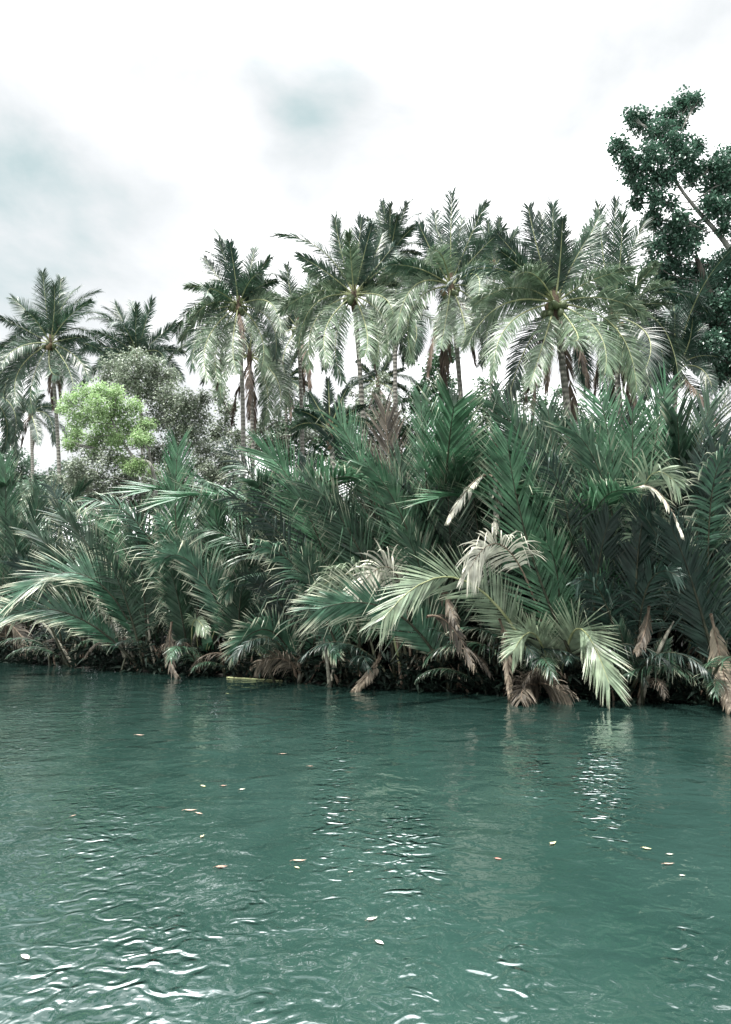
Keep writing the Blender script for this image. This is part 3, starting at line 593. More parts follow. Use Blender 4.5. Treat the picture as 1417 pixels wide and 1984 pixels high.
grey = [(225, 712, 30), (262, 706, 32), (300, 716, 30), (328, 730, 22), (205, 735, 18), (245, 745, 32), (290, 755, 36), (330, 770, 34), (362, 778, 28), (385, 800, 26), (350, 815, 34), (310, 810, 30), (375, 840, 30), (400, 870, 26), (340, 860, 30), (300, 880, 26), (260, 900, 24), (220, 890, 26),
        (180, 880, 26), (150, 905, 24), (190, 925, 26), (240, 935, 24), (300, 930, 22), (345, 910, 20), (140, 860, 14), (410, 915, 24), (110, 935, 18), (395, 770, 16), (150, 940, 20), (270, 850, 20), (215, 850, 20)]
tree('broadleaf_tree', 'rounded grey-olive tree with many thin bare twigs, left of the straight-trunked palm', 'tree', grey, 36, [(300, 1100), (300, 960), (285, 860), (270, 780), (262, 730)],
     M['t_grey'], M['bark'], .15, 36, n_per=6, spread=.26, seed=23, r0=.13, depth=1.4, asp=.30, dens=7.0)
LIME = [(200, 765, 14), (175, 775, 17), (222, 778, 17), (150, 785, 13), (195, 795, 22), (165, 815, 22), (225, 805, 22), (255, 795, 15), (205, 830, 24), (245, 830, 22), (275, 828, 15), (160, 845, 17), (190, 858, 20), (230, 855, 18), (265, 852, 15), (150, 862, 10), (238, 893, 11), (262, 902, 14), (285, 912, 10), (245, 905, 8), (140, 800, 9), (228, 766, 8), (280, 855, 8)]
lime = [((x - 215) * 1.2 + 212, (y - 835) * 1.08 + 830, r * 1.2) for x, y, r in LIME]
tree('broadleaf_tree', 'bright lime-green feathery tree in front of the grey-olive one', 'tree', lime, 33, [(310, 1100), (300, 930), (262, 890), (235, 850), (215, 810)],
     M['t_lime'], M['bark'], .14, 60, n_per=8, spread=.25, seed=24, r0=.11, depth=1.2, flat=1.0, asp=.24, dens=4.2)
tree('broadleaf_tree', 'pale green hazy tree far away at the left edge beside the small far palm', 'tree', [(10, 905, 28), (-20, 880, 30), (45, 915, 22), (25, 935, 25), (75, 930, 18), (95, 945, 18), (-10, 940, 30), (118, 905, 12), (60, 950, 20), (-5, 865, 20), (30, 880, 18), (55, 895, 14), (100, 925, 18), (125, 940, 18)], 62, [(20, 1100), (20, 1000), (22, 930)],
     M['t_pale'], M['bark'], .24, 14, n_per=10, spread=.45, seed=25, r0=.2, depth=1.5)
tree('broadleaf_tree', 'fresh green leafy tree seen between the trunks of the two middle-right palms', 'tree', [(850, 700, 20), (835, 725, 22), (862, 740, 24), (825, 760, 24), (850, 775, 26), (810, 790, 20), (880, 770, 18), (795, 770, 14), (845, 810, 24), (875, 690, 14), (860, 665, 12), (810, 745, 10), (900, 800, 20)], 44, [(850, 1100), (850, 950), (852, 820), (852, 720)],
     M['t_fresh'], M['bark'], .2, 22, n_per=9, spread=.3, seed=26, r0=.16, depth=1.2)
tree('broadleaf_tree', 'fresh green leafy tree showing under the fronds of the nearest palm', 'tree', [(935, 745, 18), (955, 765, 20), (925, 775, 18), (1000, 745, 14), (1035, 740, 18), (1020, 770, 22), (980, 790, 22), (1045, 780, 18), (945, 800, 20), (1080, 760, 14), (1230, 690, 14), (1250, 720, 14)], 46, [(980, 1100), (980, 950), (985, 800)],
     M['t_fresh'], M['bark'], .2, 20, n_per=8, spread=.3, seed=27, r0=.16, depth=1.2)
tree('broadleaf_tree', 'dark shrubby tree around the foot of the straight-trunked palm', 'tree', [(440, 790, 24), (430, 830, 26), (455, 850, 24), (500, 830, 22), (520, 855, 20), (490, 865, 24), (440, 880, 24), (535, 820, 14), (550, 850, 16), (415, 850, 20), (590, 840, 18), (425, 760, 14), (620, 830, 16)], 39, [(470, 1100), (470, 950), (470, 850)],
     M['t_grey'], M['bark_dark'], .16, 36, n_per=7, spread=.28, seed=28, r0=.15, depth=1.2)
tree('broadleaf_tree', 'low thin-leaved tree in the gap beside the curved bare trunk', 'tree', [(740, 730, 14), (725, 760, 18), (750, 780, 16), (700, 790, 18), (770, 800, 14), (735, 810, 20), (680, 760, 10), (665, 800, 16)], 42, [(725, 1100), (725, 950), (728, 780)],
     M['t_grey'], M['bark'], .17, 22, n_per=7, spread=.3, seed=29, r0=.1, depth=1.0)

tree('shrub_thicket', 'low grey-green thicket filling the gap beneath the grey-olive and lime-green trees', 'shrub', [(x, 945 + 22 * math.sin(x * .07), 24) for x in range(120, 480, 22)] + [(x, 905 + 12 * math.sin(x * .11), 20) for x in range(330, 480, 26)] + [(x, 975, 26) for x in range(60, 470, 34)], 38, [(290, 1120), (290, 1040), (290, 980)],
     M['t_grey'], M['bark_dark'], .17, 30, n_per=7, spread=.3, seed=30, r0=.08, depth=.8, dens=4, bn=0)
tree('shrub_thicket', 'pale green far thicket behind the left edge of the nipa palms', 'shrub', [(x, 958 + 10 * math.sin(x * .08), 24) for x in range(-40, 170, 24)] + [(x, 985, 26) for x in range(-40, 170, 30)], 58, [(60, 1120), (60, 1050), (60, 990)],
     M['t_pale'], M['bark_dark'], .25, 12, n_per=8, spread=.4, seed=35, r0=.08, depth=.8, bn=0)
tree('shrub_thicket', 'fresh green thicket glimpsed between the palm trunks across the middle', 'shrub', [(x, 815 + 22 * math.sin(x * .05), 27) for x in range(540, 1300, 26)] + [(x, 860, 30) for x in range(540, 1300, 34)] + [(x, 895, 30) for x in range(540, 1450, 40)], 47, [(800, 1120), (800, 1000), (800, 900)],
     M['t_fresh'], M['bark_dark'], .22, 14, n_per=8, spread=.32, seed=36, r0=.08, depth=1.0, bn=0)

# ------------------------------------------------------------------ nipa palms
NG = 'nipa palms crowding the river bank'
nipa_protos = []
for k in range(22):
    el = random.uniform(72, 90); bd = random.choice([12, 20, 30, 45, 65, 95]) + random.uniform(-5, 5)
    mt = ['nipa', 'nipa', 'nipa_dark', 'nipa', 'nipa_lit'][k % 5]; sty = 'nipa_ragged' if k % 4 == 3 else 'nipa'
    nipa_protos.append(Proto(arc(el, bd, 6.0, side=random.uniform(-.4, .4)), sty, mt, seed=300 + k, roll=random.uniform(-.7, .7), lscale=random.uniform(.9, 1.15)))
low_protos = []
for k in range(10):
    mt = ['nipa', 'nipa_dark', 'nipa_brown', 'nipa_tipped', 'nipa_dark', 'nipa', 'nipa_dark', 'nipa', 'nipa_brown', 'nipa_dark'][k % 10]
    low_protos.append(Proto(arc(random.uniform(45, 75), random.uniform(80, 130), 3.4, side=random.uniform(-.5, .5)), 'nipa_ragged', mt, seed=340 + k, wscale=.8, den=.8))
def stump_mesh(k):
    g = random.Random(k); h = g.uniform(.7, 1.9); r = g.uniform(.02, .05)
    u = np.linspace(0, 1, 7); P = np.stack([g.uniform(-.2, .2) * u ** 2 * h, g.uniform(-.1, .1) * u * h, u * h], -1)
    V, q = tube(P, r * np.array([1.5, 1.2, 1, .95, .9, .8, .25]), 7); return mesh_np('stump', V, q, M[('rib_dark', 'rib_brown', 'stem_grey')[k % 3]])
STUMPS = [stump_mesh(k) for k in range(6)]

ridge = np.array([(-400, 900), (0, 890), (75, 925), (130, 945), (230, 950), (300, 915), (345, 890), (400, 935), (440, 880), (520, 860), (560, 805), (650, 805), (740, 805), (815, 785), (870, 785), (960, 805), (1060, 810), (1150, 785), (1290, 772), (1417, 768), (1900, 740)], float)
def ridge_h(px, Y): return at(px, float(np.interp(px, ridge[:, 0], ridge[:, 1])), Y)[2]

def clump_base(px, dY):
    """a point dY metres behind the water's edge that is seen at column px"""
    u = (px - 708.5) / F
    y = 20.
    for _ in range(30): y = .5 * y + .5 * (shoreY(u * y * 1.0) + dY)
    x = u * y; return np.array([x, y, gz(x, y) - .08])

def nipa(px, dY, label, heroes=(), fill=7, low=5, stumps=10, seed=0, hmin=.6, hmax=.92, name='nipa_palm', dark=False):
    g = random.Random(seed); b = clump_base(px, dY if dY > 2 else dY * .4); root = empty(name, b); tag(root, label, 'palm', NG); px_ = px
    view = b - np.array([0, 0, CAM_H])
    for k, hspec in enumerate(heroes):
        cx, cy, tx, ty, dz, mt = hspec[:6]; opt = hspec[6] if len(hspec) > 6 else {}
        P0 = b + np.array([g.uniform(-.3, .3), g.uniform(-.15, .2), 0])
        if 'start' in opt: P0 = at(opt['start'][0], opt['start'][1], b[1] - opt.get('sd', .3))
        P2 = at(tx, ty, b[1] - dz); P1 = at(cx, cy, b[1] - dz * .4)
        S = bez(P0, P1, P2)
        stl = opt.get('style', 'nipa'); ln = np.linalg.norm(np.diff(S, axis=0), axis=1).sum()
        add_frond(root, S, stl, mt, seed=seed * 50 + k, face=opt.get('face', .75), view=view, lscale=opt.get('l', 1.0) * (6.0 / max(ln, 2.)) ** opt.get('pw', .45), wscale=opt.get('w', 1.0), roll=opt.get('roll', g.uniform(-.25, .25)),
                  den=opt.get('den', 1.0), name='dead_frond' if mt in ('nipa_brown', 'nipa_tan') else 'frond', label=opt.get('label'))
    H = ridge_h(px, b[1]) - b[2]; front = len(heroes) > 0
    for k in range(fill):
        pr = nipa_protos[g.randrange(len(nipa_protos))]
        sc_ = H * g.uniform(hmin, hmax) / pr.h; sc_ = min(max(sc_, .35), 1.6)
        yaw = g.uniform(-.5, 3.6) if front else g.uniform(0, 6.28)
        pr.place(root, (g.uniform(-.45, .45), g.uniform(.05, .8) if front else g.uniform(-.2, .5), 0), yaw, sc_ * (.9 if front else 1), tilt=g.uniform(-.12, .12))
    for k in range(low):
        pr = low_protos[g.randrange(len(low_protos))]
        pr.place(root, (g.uniform(-.5, .5), g.uniform(-.3, .3), 0), g.uniform(0, 6.28), g.uniform(.5, 1.05), name='dead_frond' if pr.f.materials[0].name == 'nipa_leaf_brown' else 'frond')
    for k in range(stumps):
        o = link('stump', STUMPS[g.randrange(6)], root, (g.uniform(-.8, .8), g.uniform(-.35, .3), -.08)); o.rotation_euler = (g.uniform(-.35, .35), g.uniform(-.5, .5), g.uniform(0, 6.28)); o.scale = (1, 1, g.uniform(.6, 1.25))
    return root

W = dict
RG = 'nipa_ragged'; PL = 'nipa_pale'; HG = 'nipa_hang'
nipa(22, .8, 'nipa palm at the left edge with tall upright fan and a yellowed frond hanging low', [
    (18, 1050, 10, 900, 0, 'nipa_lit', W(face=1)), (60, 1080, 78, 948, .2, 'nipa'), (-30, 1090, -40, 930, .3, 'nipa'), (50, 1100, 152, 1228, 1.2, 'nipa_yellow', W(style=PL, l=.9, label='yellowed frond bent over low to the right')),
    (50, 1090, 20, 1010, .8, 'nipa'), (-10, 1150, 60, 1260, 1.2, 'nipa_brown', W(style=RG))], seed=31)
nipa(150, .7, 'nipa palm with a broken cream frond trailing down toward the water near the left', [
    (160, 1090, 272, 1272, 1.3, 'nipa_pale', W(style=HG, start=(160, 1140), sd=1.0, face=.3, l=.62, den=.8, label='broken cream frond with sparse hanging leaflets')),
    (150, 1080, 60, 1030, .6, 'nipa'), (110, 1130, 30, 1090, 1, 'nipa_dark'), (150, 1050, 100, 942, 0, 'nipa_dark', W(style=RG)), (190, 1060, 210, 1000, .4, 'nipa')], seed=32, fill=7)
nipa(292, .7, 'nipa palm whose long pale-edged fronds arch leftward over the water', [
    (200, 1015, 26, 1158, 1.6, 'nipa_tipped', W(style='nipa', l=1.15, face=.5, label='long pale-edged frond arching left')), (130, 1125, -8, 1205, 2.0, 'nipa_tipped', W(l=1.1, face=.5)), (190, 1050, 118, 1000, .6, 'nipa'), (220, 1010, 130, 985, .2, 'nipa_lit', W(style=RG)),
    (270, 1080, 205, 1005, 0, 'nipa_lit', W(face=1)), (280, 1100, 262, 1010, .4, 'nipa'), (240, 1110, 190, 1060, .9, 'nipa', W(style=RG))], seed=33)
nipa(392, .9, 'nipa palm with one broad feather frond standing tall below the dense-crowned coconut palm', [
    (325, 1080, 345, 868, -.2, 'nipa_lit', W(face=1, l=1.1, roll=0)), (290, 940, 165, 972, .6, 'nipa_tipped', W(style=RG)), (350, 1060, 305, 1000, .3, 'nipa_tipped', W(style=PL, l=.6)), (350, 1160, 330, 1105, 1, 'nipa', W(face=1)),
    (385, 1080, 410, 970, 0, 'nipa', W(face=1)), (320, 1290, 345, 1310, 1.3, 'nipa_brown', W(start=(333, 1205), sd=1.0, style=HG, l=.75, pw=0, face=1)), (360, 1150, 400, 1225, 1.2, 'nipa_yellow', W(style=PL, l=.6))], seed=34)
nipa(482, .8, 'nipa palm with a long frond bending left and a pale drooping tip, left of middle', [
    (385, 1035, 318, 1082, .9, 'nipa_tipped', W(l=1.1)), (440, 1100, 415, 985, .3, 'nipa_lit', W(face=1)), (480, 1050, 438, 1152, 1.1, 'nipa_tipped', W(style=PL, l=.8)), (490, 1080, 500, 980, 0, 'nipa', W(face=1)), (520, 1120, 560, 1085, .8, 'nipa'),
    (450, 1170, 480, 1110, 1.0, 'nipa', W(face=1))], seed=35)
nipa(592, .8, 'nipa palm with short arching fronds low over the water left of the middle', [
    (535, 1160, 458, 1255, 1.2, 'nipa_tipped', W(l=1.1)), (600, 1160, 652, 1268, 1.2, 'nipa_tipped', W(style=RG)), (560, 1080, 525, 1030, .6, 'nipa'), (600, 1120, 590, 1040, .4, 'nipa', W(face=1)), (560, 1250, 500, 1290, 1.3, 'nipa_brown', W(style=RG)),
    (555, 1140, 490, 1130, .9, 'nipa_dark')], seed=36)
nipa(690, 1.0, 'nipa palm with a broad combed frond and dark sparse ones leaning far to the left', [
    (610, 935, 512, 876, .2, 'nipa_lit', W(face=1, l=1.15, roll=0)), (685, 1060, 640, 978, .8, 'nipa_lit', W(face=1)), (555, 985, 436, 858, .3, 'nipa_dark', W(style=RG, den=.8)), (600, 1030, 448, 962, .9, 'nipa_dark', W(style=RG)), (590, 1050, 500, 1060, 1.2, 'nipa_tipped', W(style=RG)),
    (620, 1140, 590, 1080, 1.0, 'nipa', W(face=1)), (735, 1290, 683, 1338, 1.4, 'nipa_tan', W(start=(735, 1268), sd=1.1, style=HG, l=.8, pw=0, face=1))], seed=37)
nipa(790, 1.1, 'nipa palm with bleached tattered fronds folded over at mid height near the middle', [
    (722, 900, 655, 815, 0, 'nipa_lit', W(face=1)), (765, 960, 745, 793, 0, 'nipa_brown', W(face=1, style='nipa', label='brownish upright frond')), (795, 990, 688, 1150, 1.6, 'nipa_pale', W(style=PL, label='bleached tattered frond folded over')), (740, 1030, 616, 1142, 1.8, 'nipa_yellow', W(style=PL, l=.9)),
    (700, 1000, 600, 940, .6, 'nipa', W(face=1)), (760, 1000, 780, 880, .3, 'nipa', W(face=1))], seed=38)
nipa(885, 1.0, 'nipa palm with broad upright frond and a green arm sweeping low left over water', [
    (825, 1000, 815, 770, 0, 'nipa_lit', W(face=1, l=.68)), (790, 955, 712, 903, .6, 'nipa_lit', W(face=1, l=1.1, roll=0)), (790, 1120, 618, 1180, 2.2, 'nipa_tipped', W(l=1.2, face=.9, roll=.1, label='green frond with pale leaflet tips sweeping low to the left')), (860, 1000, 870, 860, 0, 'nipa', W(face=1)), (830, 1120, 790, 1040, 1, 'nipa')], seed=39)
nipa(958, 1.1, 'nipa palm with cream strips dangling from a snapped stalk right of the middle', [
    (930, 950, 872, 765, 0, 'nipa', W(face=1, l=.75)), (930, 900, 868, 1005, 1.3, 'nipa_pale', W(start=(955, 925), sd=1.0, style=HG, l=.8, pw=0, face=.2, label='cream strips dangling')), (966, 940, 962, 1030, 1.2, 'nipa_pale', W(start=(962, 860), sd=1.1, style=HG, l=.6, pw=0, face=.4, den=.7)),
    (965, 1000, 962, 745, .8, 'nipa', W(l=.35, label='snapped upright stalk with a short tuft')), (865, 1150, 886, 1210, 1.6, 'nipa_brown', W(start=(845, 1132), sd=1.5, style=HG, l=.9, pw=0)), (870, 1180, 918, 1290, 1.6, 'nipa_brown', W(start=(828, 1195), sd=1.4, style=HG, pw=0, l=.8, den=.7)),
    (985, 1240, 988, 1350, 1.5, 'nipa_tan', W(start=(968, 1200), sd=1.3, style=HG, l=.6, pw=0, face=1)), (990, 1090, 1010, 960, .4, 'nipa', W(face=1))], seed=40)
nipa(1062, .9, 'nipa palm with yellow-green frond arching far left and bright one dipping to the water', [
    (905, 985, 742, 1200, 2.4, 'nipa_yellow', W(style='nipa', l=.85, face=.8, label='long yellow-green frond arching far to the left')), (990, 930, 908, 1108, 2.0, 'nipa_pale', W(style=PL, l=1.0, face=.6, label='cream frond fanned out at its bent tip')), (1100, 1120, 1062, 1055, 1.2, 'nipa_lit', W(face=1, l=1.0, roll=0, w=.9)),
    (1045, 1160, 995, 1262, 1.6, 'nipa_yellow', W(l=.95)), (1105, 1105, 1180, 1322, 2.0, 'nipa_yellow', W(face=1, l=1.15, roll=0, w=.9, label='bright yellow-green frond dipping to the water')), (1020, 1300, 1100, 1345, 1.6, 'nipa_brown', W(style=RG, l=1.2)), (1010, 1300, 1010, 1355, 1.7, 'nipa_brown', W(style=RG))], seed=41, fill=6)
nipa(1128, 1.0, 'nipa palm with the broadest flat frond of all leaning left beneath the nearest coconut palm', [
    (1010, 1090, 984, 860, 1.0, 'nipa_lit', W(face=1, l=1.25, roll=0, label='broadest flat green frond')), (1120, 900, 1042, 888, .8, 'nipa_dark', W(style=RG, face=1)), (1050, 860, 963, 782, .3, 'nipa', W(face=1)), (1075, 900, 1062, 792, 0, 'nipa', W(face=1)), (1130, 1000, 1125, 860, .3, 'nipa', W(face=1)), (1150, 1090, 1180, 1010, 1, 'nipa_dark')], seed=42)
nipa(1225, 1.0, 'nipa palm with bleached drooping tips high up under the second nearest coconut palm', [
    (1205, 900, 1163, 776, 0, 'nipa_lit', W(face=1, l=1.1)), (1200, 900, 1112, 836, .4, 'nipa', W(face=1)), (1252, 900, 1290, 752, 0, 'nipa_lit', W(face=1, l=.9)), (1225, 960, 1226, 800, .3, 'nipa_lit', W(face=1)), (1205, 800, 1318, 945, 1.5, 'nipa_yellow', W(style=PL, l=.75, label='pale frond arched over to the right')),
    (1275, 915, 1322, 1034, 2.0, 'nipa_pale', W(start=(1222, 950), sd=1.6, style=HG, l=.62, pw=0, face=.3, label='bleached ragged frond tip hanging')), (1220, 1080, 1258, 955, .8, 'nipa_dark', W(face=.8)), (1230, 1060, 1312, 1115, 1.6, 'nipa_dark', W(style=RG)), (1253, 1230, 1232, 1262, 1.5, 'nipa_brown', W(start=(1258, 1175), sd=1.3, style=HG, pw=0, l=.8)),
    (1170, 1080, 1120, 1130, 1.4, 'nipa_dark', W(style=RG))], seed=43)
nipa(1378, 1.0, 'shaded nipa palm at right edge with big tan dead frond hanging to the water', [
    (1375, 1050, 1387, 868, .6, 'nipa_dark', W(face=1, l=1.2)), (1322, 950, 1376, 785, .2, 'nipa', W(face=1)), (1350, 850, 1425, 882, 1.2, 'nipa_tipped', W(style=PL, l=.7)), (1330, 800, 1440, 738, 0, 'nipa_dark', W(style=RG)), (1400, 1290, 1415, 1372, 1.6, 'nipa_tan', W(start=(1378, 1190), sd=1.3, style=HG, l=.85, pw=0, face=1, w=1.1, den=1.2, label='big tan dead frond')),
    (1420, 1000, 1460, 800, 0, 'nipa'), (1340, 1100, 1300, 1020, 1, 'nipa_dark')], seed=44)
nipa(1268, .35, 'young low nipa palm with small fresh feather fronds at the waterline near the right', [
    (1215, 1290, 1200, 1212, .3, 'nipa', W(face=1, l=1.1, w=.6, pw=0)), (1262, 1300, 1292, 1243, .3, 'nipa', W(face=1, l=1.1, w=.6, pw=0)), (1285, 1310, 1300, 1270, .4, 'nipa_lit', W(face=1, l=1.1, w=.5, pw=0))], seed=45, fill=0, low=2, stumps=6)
# the second and third rows, seen through and above the front one
rows = [
    (-20, 3.0, 'nipa palm in the second row at the far left edge'), (95, 3.2, 'nipa palm in the second row behind the broken cream frond'), (215, 3.0, 'nipa palm in the second row below the lime-green tree'), (330, 3.4, 'nipa palm in the second row behind the tall broad feather frond'),
    (445, 3.0, 'dark nipa palm in the second row at the foot of the straight-trunked coconut palm'), (545, 3.2, 'nipa palm in the second row below the thin-crowned coconut palm'), (640, 2.8, 'nipa palm in the second row in front of the short young palm'), (735, 3.2, 'nipa palm in the second row behind the bleached tattered fronds'),
    (835, 3.0, 'nipa palm in the second row below the curved bare trunk'), (925, 2.8, 'nipa palm in the second row behind the cream dangling strips'), (1020, 3.2, 'nipa palm in the second row behind the broadest flat frond'), (1100, 2.6, 'nipa palm in the second row under the brown skirt of the nearest coconut palm'),
    (1185, 3.0, 'nipa palm in the second row left of the pale arched frond'), (1275, 2.8, 'nipa palm in the second row under the dark brown skirt'), (1350, 3.0, 'nipa palm in the second row under the shaded coconut palm'), (1430, 2.6, 'nipa palm in the second row cut by the right edge'),
    (40, 5.8, 'nipa palm at the back below the small far coconut palm'), (280, 5.8, 'nipa palm at the back against the grey-olive tree'), (520, 5.6, 'nipa palm at the back against the dark shrubby tree'), (600, 5.6, 'nipa palm at the back left of the short young palm'), (700, 5.6, 'nipa palm at the back around the foot of the large middle palm'),
    (800, 5.6, 'nipa palm at the back against the fresh green tree'), (905, 5.6, 'nipa palm at the back around the foot of the long-skirted palm'), (1000, 5.6, 'nipa palm at the back against the gap of sky left of the nearest palm'), (1150, 5.4, 'nipa palm at the back between the feet of the two nearest coconut palms'),
    (1240, 5.4, 'nipa palm at the back right of the dark brown skirt'), (1330, 5.4, 'nipa palm at the back below the dense glossy-leaved tree'), (1410, 5.0, 'nipa palm at the back against the dense tree at the right edge')]
for i, (px, dY, lb) in enumerate(rows):
    nipa(px + random.uniform(-12, 12), dY, lb, fill=13 if dY < 5 else 11, low=3 if dY < 5 else 0, stumps=0, seed=60 + i, hmin=.52, hmax=.93)

# ------------------------------------------------------------------ undergrowth under the palms
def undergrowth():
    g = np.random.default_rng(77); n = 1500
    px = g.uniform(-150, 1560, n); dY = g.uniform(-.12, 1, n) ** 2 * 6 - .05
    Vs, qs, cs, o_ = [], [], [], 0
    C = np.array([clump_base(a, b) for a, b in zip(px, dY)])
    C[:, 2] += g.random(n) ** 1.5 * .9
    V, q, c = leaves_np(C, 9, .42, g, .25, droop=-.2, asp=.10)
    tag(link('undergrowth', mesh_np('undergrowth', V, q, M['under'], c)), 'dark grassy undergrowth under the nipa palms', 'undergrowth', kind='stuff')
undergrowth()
def added_bank():
    # unseen woods added behind the camera to block the low sky light
    g = np.random.default_rng(78); n = 14000
    x = g.uniform(-75, 75, n); top = 11 + 2.5 * np.sin(x * .21) + 1.5 * np.sin(x * .57 + 1); z = top * g.random(n) ** .8
    C = np.stack([x, -17 - g.random(n) * 5 + z * -.15, z], -1)
    V, q, c = leaves_np(C, 3, 1.3, g, .8, droop=.3, asp=.3)
    tag(link('added_bank_woods', mesh_np('added_bank_woods', V, q, M['nipa_dark'], c)), 'dense dark woods added behind the camera to block low sky light', 'woods', kind='stuff')
added_bank()

# ------------------------------------------------------------------ things at the water's edge
def stick(name, a, b, r, mat, label, cat, group=None, n=9, sag=.05):
    P = bez(a, (a + b) / 2 + np.array([0, 0, -sag]), b, n); base = P[0].copy()
    V, q = tube(P - base, r * np.linspace(1, .55, n), 8)
    o = link(name, mesh_np(name, V, q, mat), None, base); tag(o, label, cat, group); return o
def wp(px, py, z): return onwater(px, py, z)
SGp = 'dead stalks leaning at the water edge'
stick('dead_stalk', wp(562, 1318, .0), at(497, 1262, wp(540, 1315, 0)[1] + .3), .05, M['rib_pale'], 'pale split stalk leaning left out of the water below the arching dead frond', 'dead stalk', SGp)
stick('dead_stalk', wp(536, 1316, .0), at(505, 1292, wp(536, 1316, 0)[1] + .2), .04, M['rib_brown'], 'short brown stalk under the pale split one', 'dead stalk', SGp)
stick('dead_stalk', wp(908, 1342, .0), at(870, 1282, wp(908, 1342, 0)[1] + .4), .035, M['rib_brown'], 'thin grey stalk leaning left beside the tan hanging frond', 'dead stalk', SGp)
stick('dead_stalk', wp(1325, 1345, .0), at(1337, 1240, wp(1325, 1345, 0)[1] + .1), .05, M['rib_pale'], 'pale upright stalk standing left of the big tan dead frond', 'dead stalk', SGp)
stick('dead_stalk', wp(1215, 1345, .0), at(1245, 1295, wp(1215, 1345, 0)[1] + .3), .04, M['rib_brown'], 'brown stalk leaning right beside the bright dipping frond', 'dead stalk', SGp)
stick('dead_stalk', wp(268, 1300, .0), at(235, 1262, wp(268, 1300, 0)[1] + .3), .04, M['rib_brown'], 'brown stalk leaning left under the broken cream frond', 'dead stalk', SGp)
stick('bamboo_pole', wp(440, 1313, .02), wp(548, 1319, .02), .035, M['rib_pale'], 'pale green pole floating along the bank left of the middle', 'pole', sag=0)
# broad heart-shaped leaves beside the reedy stalks
def broad_plant():
    b = clump_base(398, .25); root = empty('arum_plant', b); tag(root, 'broad heart-leaved plant among reedy stalks at the water edge', 'plant')
    for k, (px, py, s_, tl) in enumerate([(403, 1246, .42, .3), (380, 1225, .34, -.4), (392, 1262, .3, .8), (416, 1222, .3, .1)]):
        c = at(px, py, b[1] - .15) - b; n = 12; V = [(0, 0, 0)]
        for j in range(n):
            th = 2 * math.pi * j / n; r = s_ * (.5 + .25 * math.cos(th) ** 2) * (.55 if j == 6 else 1)
            V.append((r * math.sin(th) * .8, .06 * math.cos(2 * th), r * math.cos(th)))
        V = np.array(V); ca, sa = math.cos(tl), math.sin(tl); V = np.stack([V[:, 0] * ca - V[:, 2] * sa, V[:, 1], V[:, 0] * sa + V[:, 2] * ca], -1) + c
        q = [(0, 1 + j, 1 + (j + 1) % n, 1 + (j + 1) % n) for j in range(n)]; me = bpy.data.meshes.new('leaf'); me.from_pydata(V.tolist(), [], [t_[:3] for t_ in q]); me.materials.append(M['nipa_lit'])
        o = link('leaf', me, root); pv, pq = tube(bez(np.array([0, 0, 0.]), c * .5 + (0, -.05, .1), c, 8), .015, 5); link('stalk', mesh_np('stalk', pv, pq, M['rib_pale']), o)
broad_plant()

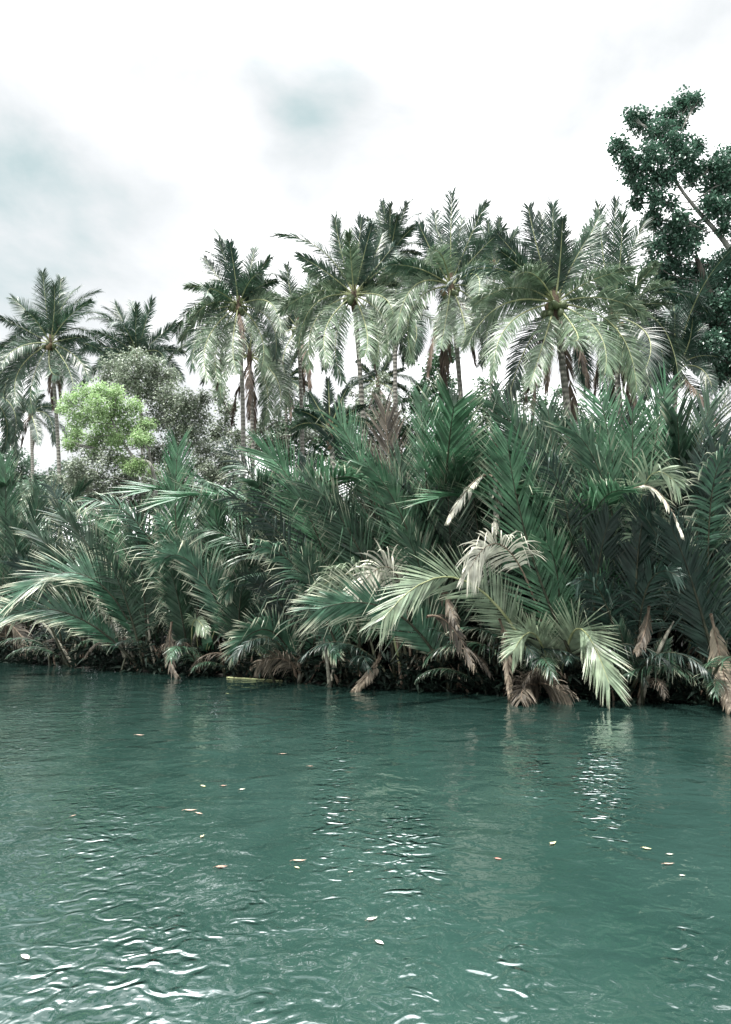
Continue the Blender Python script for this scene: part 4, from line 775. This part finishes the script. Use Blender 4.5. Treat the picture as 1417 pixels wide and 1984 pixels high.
# ------------------------------------------------------------------ leaves floating on the river
FL = [(722, 1782, 22, 20, 'cream', 'largest cream leaf floating at the lower middle'), (370, 1571, 24, 5, 'tan', 'curled pinkish-brown leaf, the left of a touching pair'), (386, 1577, 18, -15, 'tan', 'smaller pinkish-brown leaf touching the right of its pair'),
      (430, 1681, 22, 8, 'brown', 'flat brown leaf drifting below the yellow one'), (393, 1621, 14, 50, 'yellow', 'yellowish leaf between the paired leaves and the flat brown one'), (581, 1669, 26, 5, 'tan', 'slender tan leaf left of the middle'), (576, 1682, 12, -20, 'yellow', 'tiny leaf just under the slender tan one'),
      (1073, 1635, 20, 30, 'yellow', 'straw-yellow oval leaf right of the middle'), (966, 1665, 14, -10, 'red', 'small reddish leaf left of the straw-yellow oval one'), (1254, 1645, 16, -15, 'yellow', 'small straw leaf, leftmost of the three near the right side'), (1297, 1675, 20, 5, 'tan', 'tan leaf, lowest of the three near the right side'),
      (1299, 1656, 12, 0, 'cream', 'pale speck of a leaf, upper right of the three near the right side'), (143, 1581, 12, 40, 'tan', 'lone small leaf near the left side'), (272, 1425, 18, 0, 'tan', 'tan leaf far out near the bank, upper left'), (549, 1461, 14, 10, 'tan', 'small tan leaf far out toward the bank, above the middle'),
      (736, 1828, 20, -25, 'cream', 'crumpled whitish leaf below the largest cream one'), (49, 1857, 22, -20, 'cream', 'pale leaf by the lower left corner'), (394, 1524, 14, -20, 'yellow', 'short leaf above the touching pair'), (434, 1523, 12, 10, 'brown', 'dark short leaf above and right of the touching pair'),
      (470, 1530, 12, 20, 'cream', 'pale short leaf, rightmost above the touching pair'), (1323, 1697, 10, 0, 'cream', 'white speck of a leaf under the three near the right side'), (680, 1690, 10, 15, 'cream', 'white speck of a leaf between slender tan leaf and largest cream leaf'), (602, 1485, 12, 5, 'tan', 'small leaf far out, right of the tan one above the middle')]
FC = {'cream': ((.62, .62, .50), (.75, .74, .62)), 'tan': ((.32, .20, .15), (.50, .36, .28)), 'brown': ((.20, .10, .07), (.38, .24, .18)), 'yellow': ((.42, .42, .20), (.60, .58, .34)), 'red': ((.34, .12, .09), (.45, .2, .15))}
FM = {k: plain_mat('fallen_leaf_' + k, a, b, 25, .5, spec=.5) for k, (a, b) in FC.items()}
def floating_leaf(px, py, lpx, rot, kind, label, k):
    c = onwater(px, py, .006); dist = np.linalg.norm(c - [0, 0, CAM_H]); ln = lpx / F * dist * .92; wd = ln * (.42 if kind != 'tan' else .26)
    g = random.Random(k); n = 9; V, q = [], []
    for i in range(n):
        u = i / (n - 1); ww = wd * .5 * math.sin(math.pi * min(u * 1.02 + .02, 1) ** .8); x = (u - .5) * ln; bend = .10 * ln * math.sin(u * 3.1 + g.uniform(0, .3)); curl = ln * .10 * (2 * u - 1) ** 2
        for s_ in (-1, -.5, 0, .5, 1): V.append((x, bend + s_ * ww, curl + abs(s_) * ww * .28 + .002))
    for i in range(n - 1):
        for j in range(4): a = i * 5 + j; q.append((a, a + 5, a + 6, a + 1))
    o = link('floating_leaf', mesh_np('floating_leaf', V, q, FM[kind]), None, c); o.rotation_euler = (0, 0, R(rot) * 1.6)
    sv, sq = tube(np.array([(-.5 * ln, 0, .004 + .1 * ln), (-.6 * ln, .02 * ln, .004 + .06 * ln), (-.7 * ln, .06 * ln, .004)]), ln * .015, 4)
    link('leaf_stem', mesh_np('leaf_stem', sv, sq, FM['brown']), o)
    tag(o, label, 'leaf', 'fallen leaves floating on the river')
for k, f in enumerate(FL): floating_leaf(*f, k)
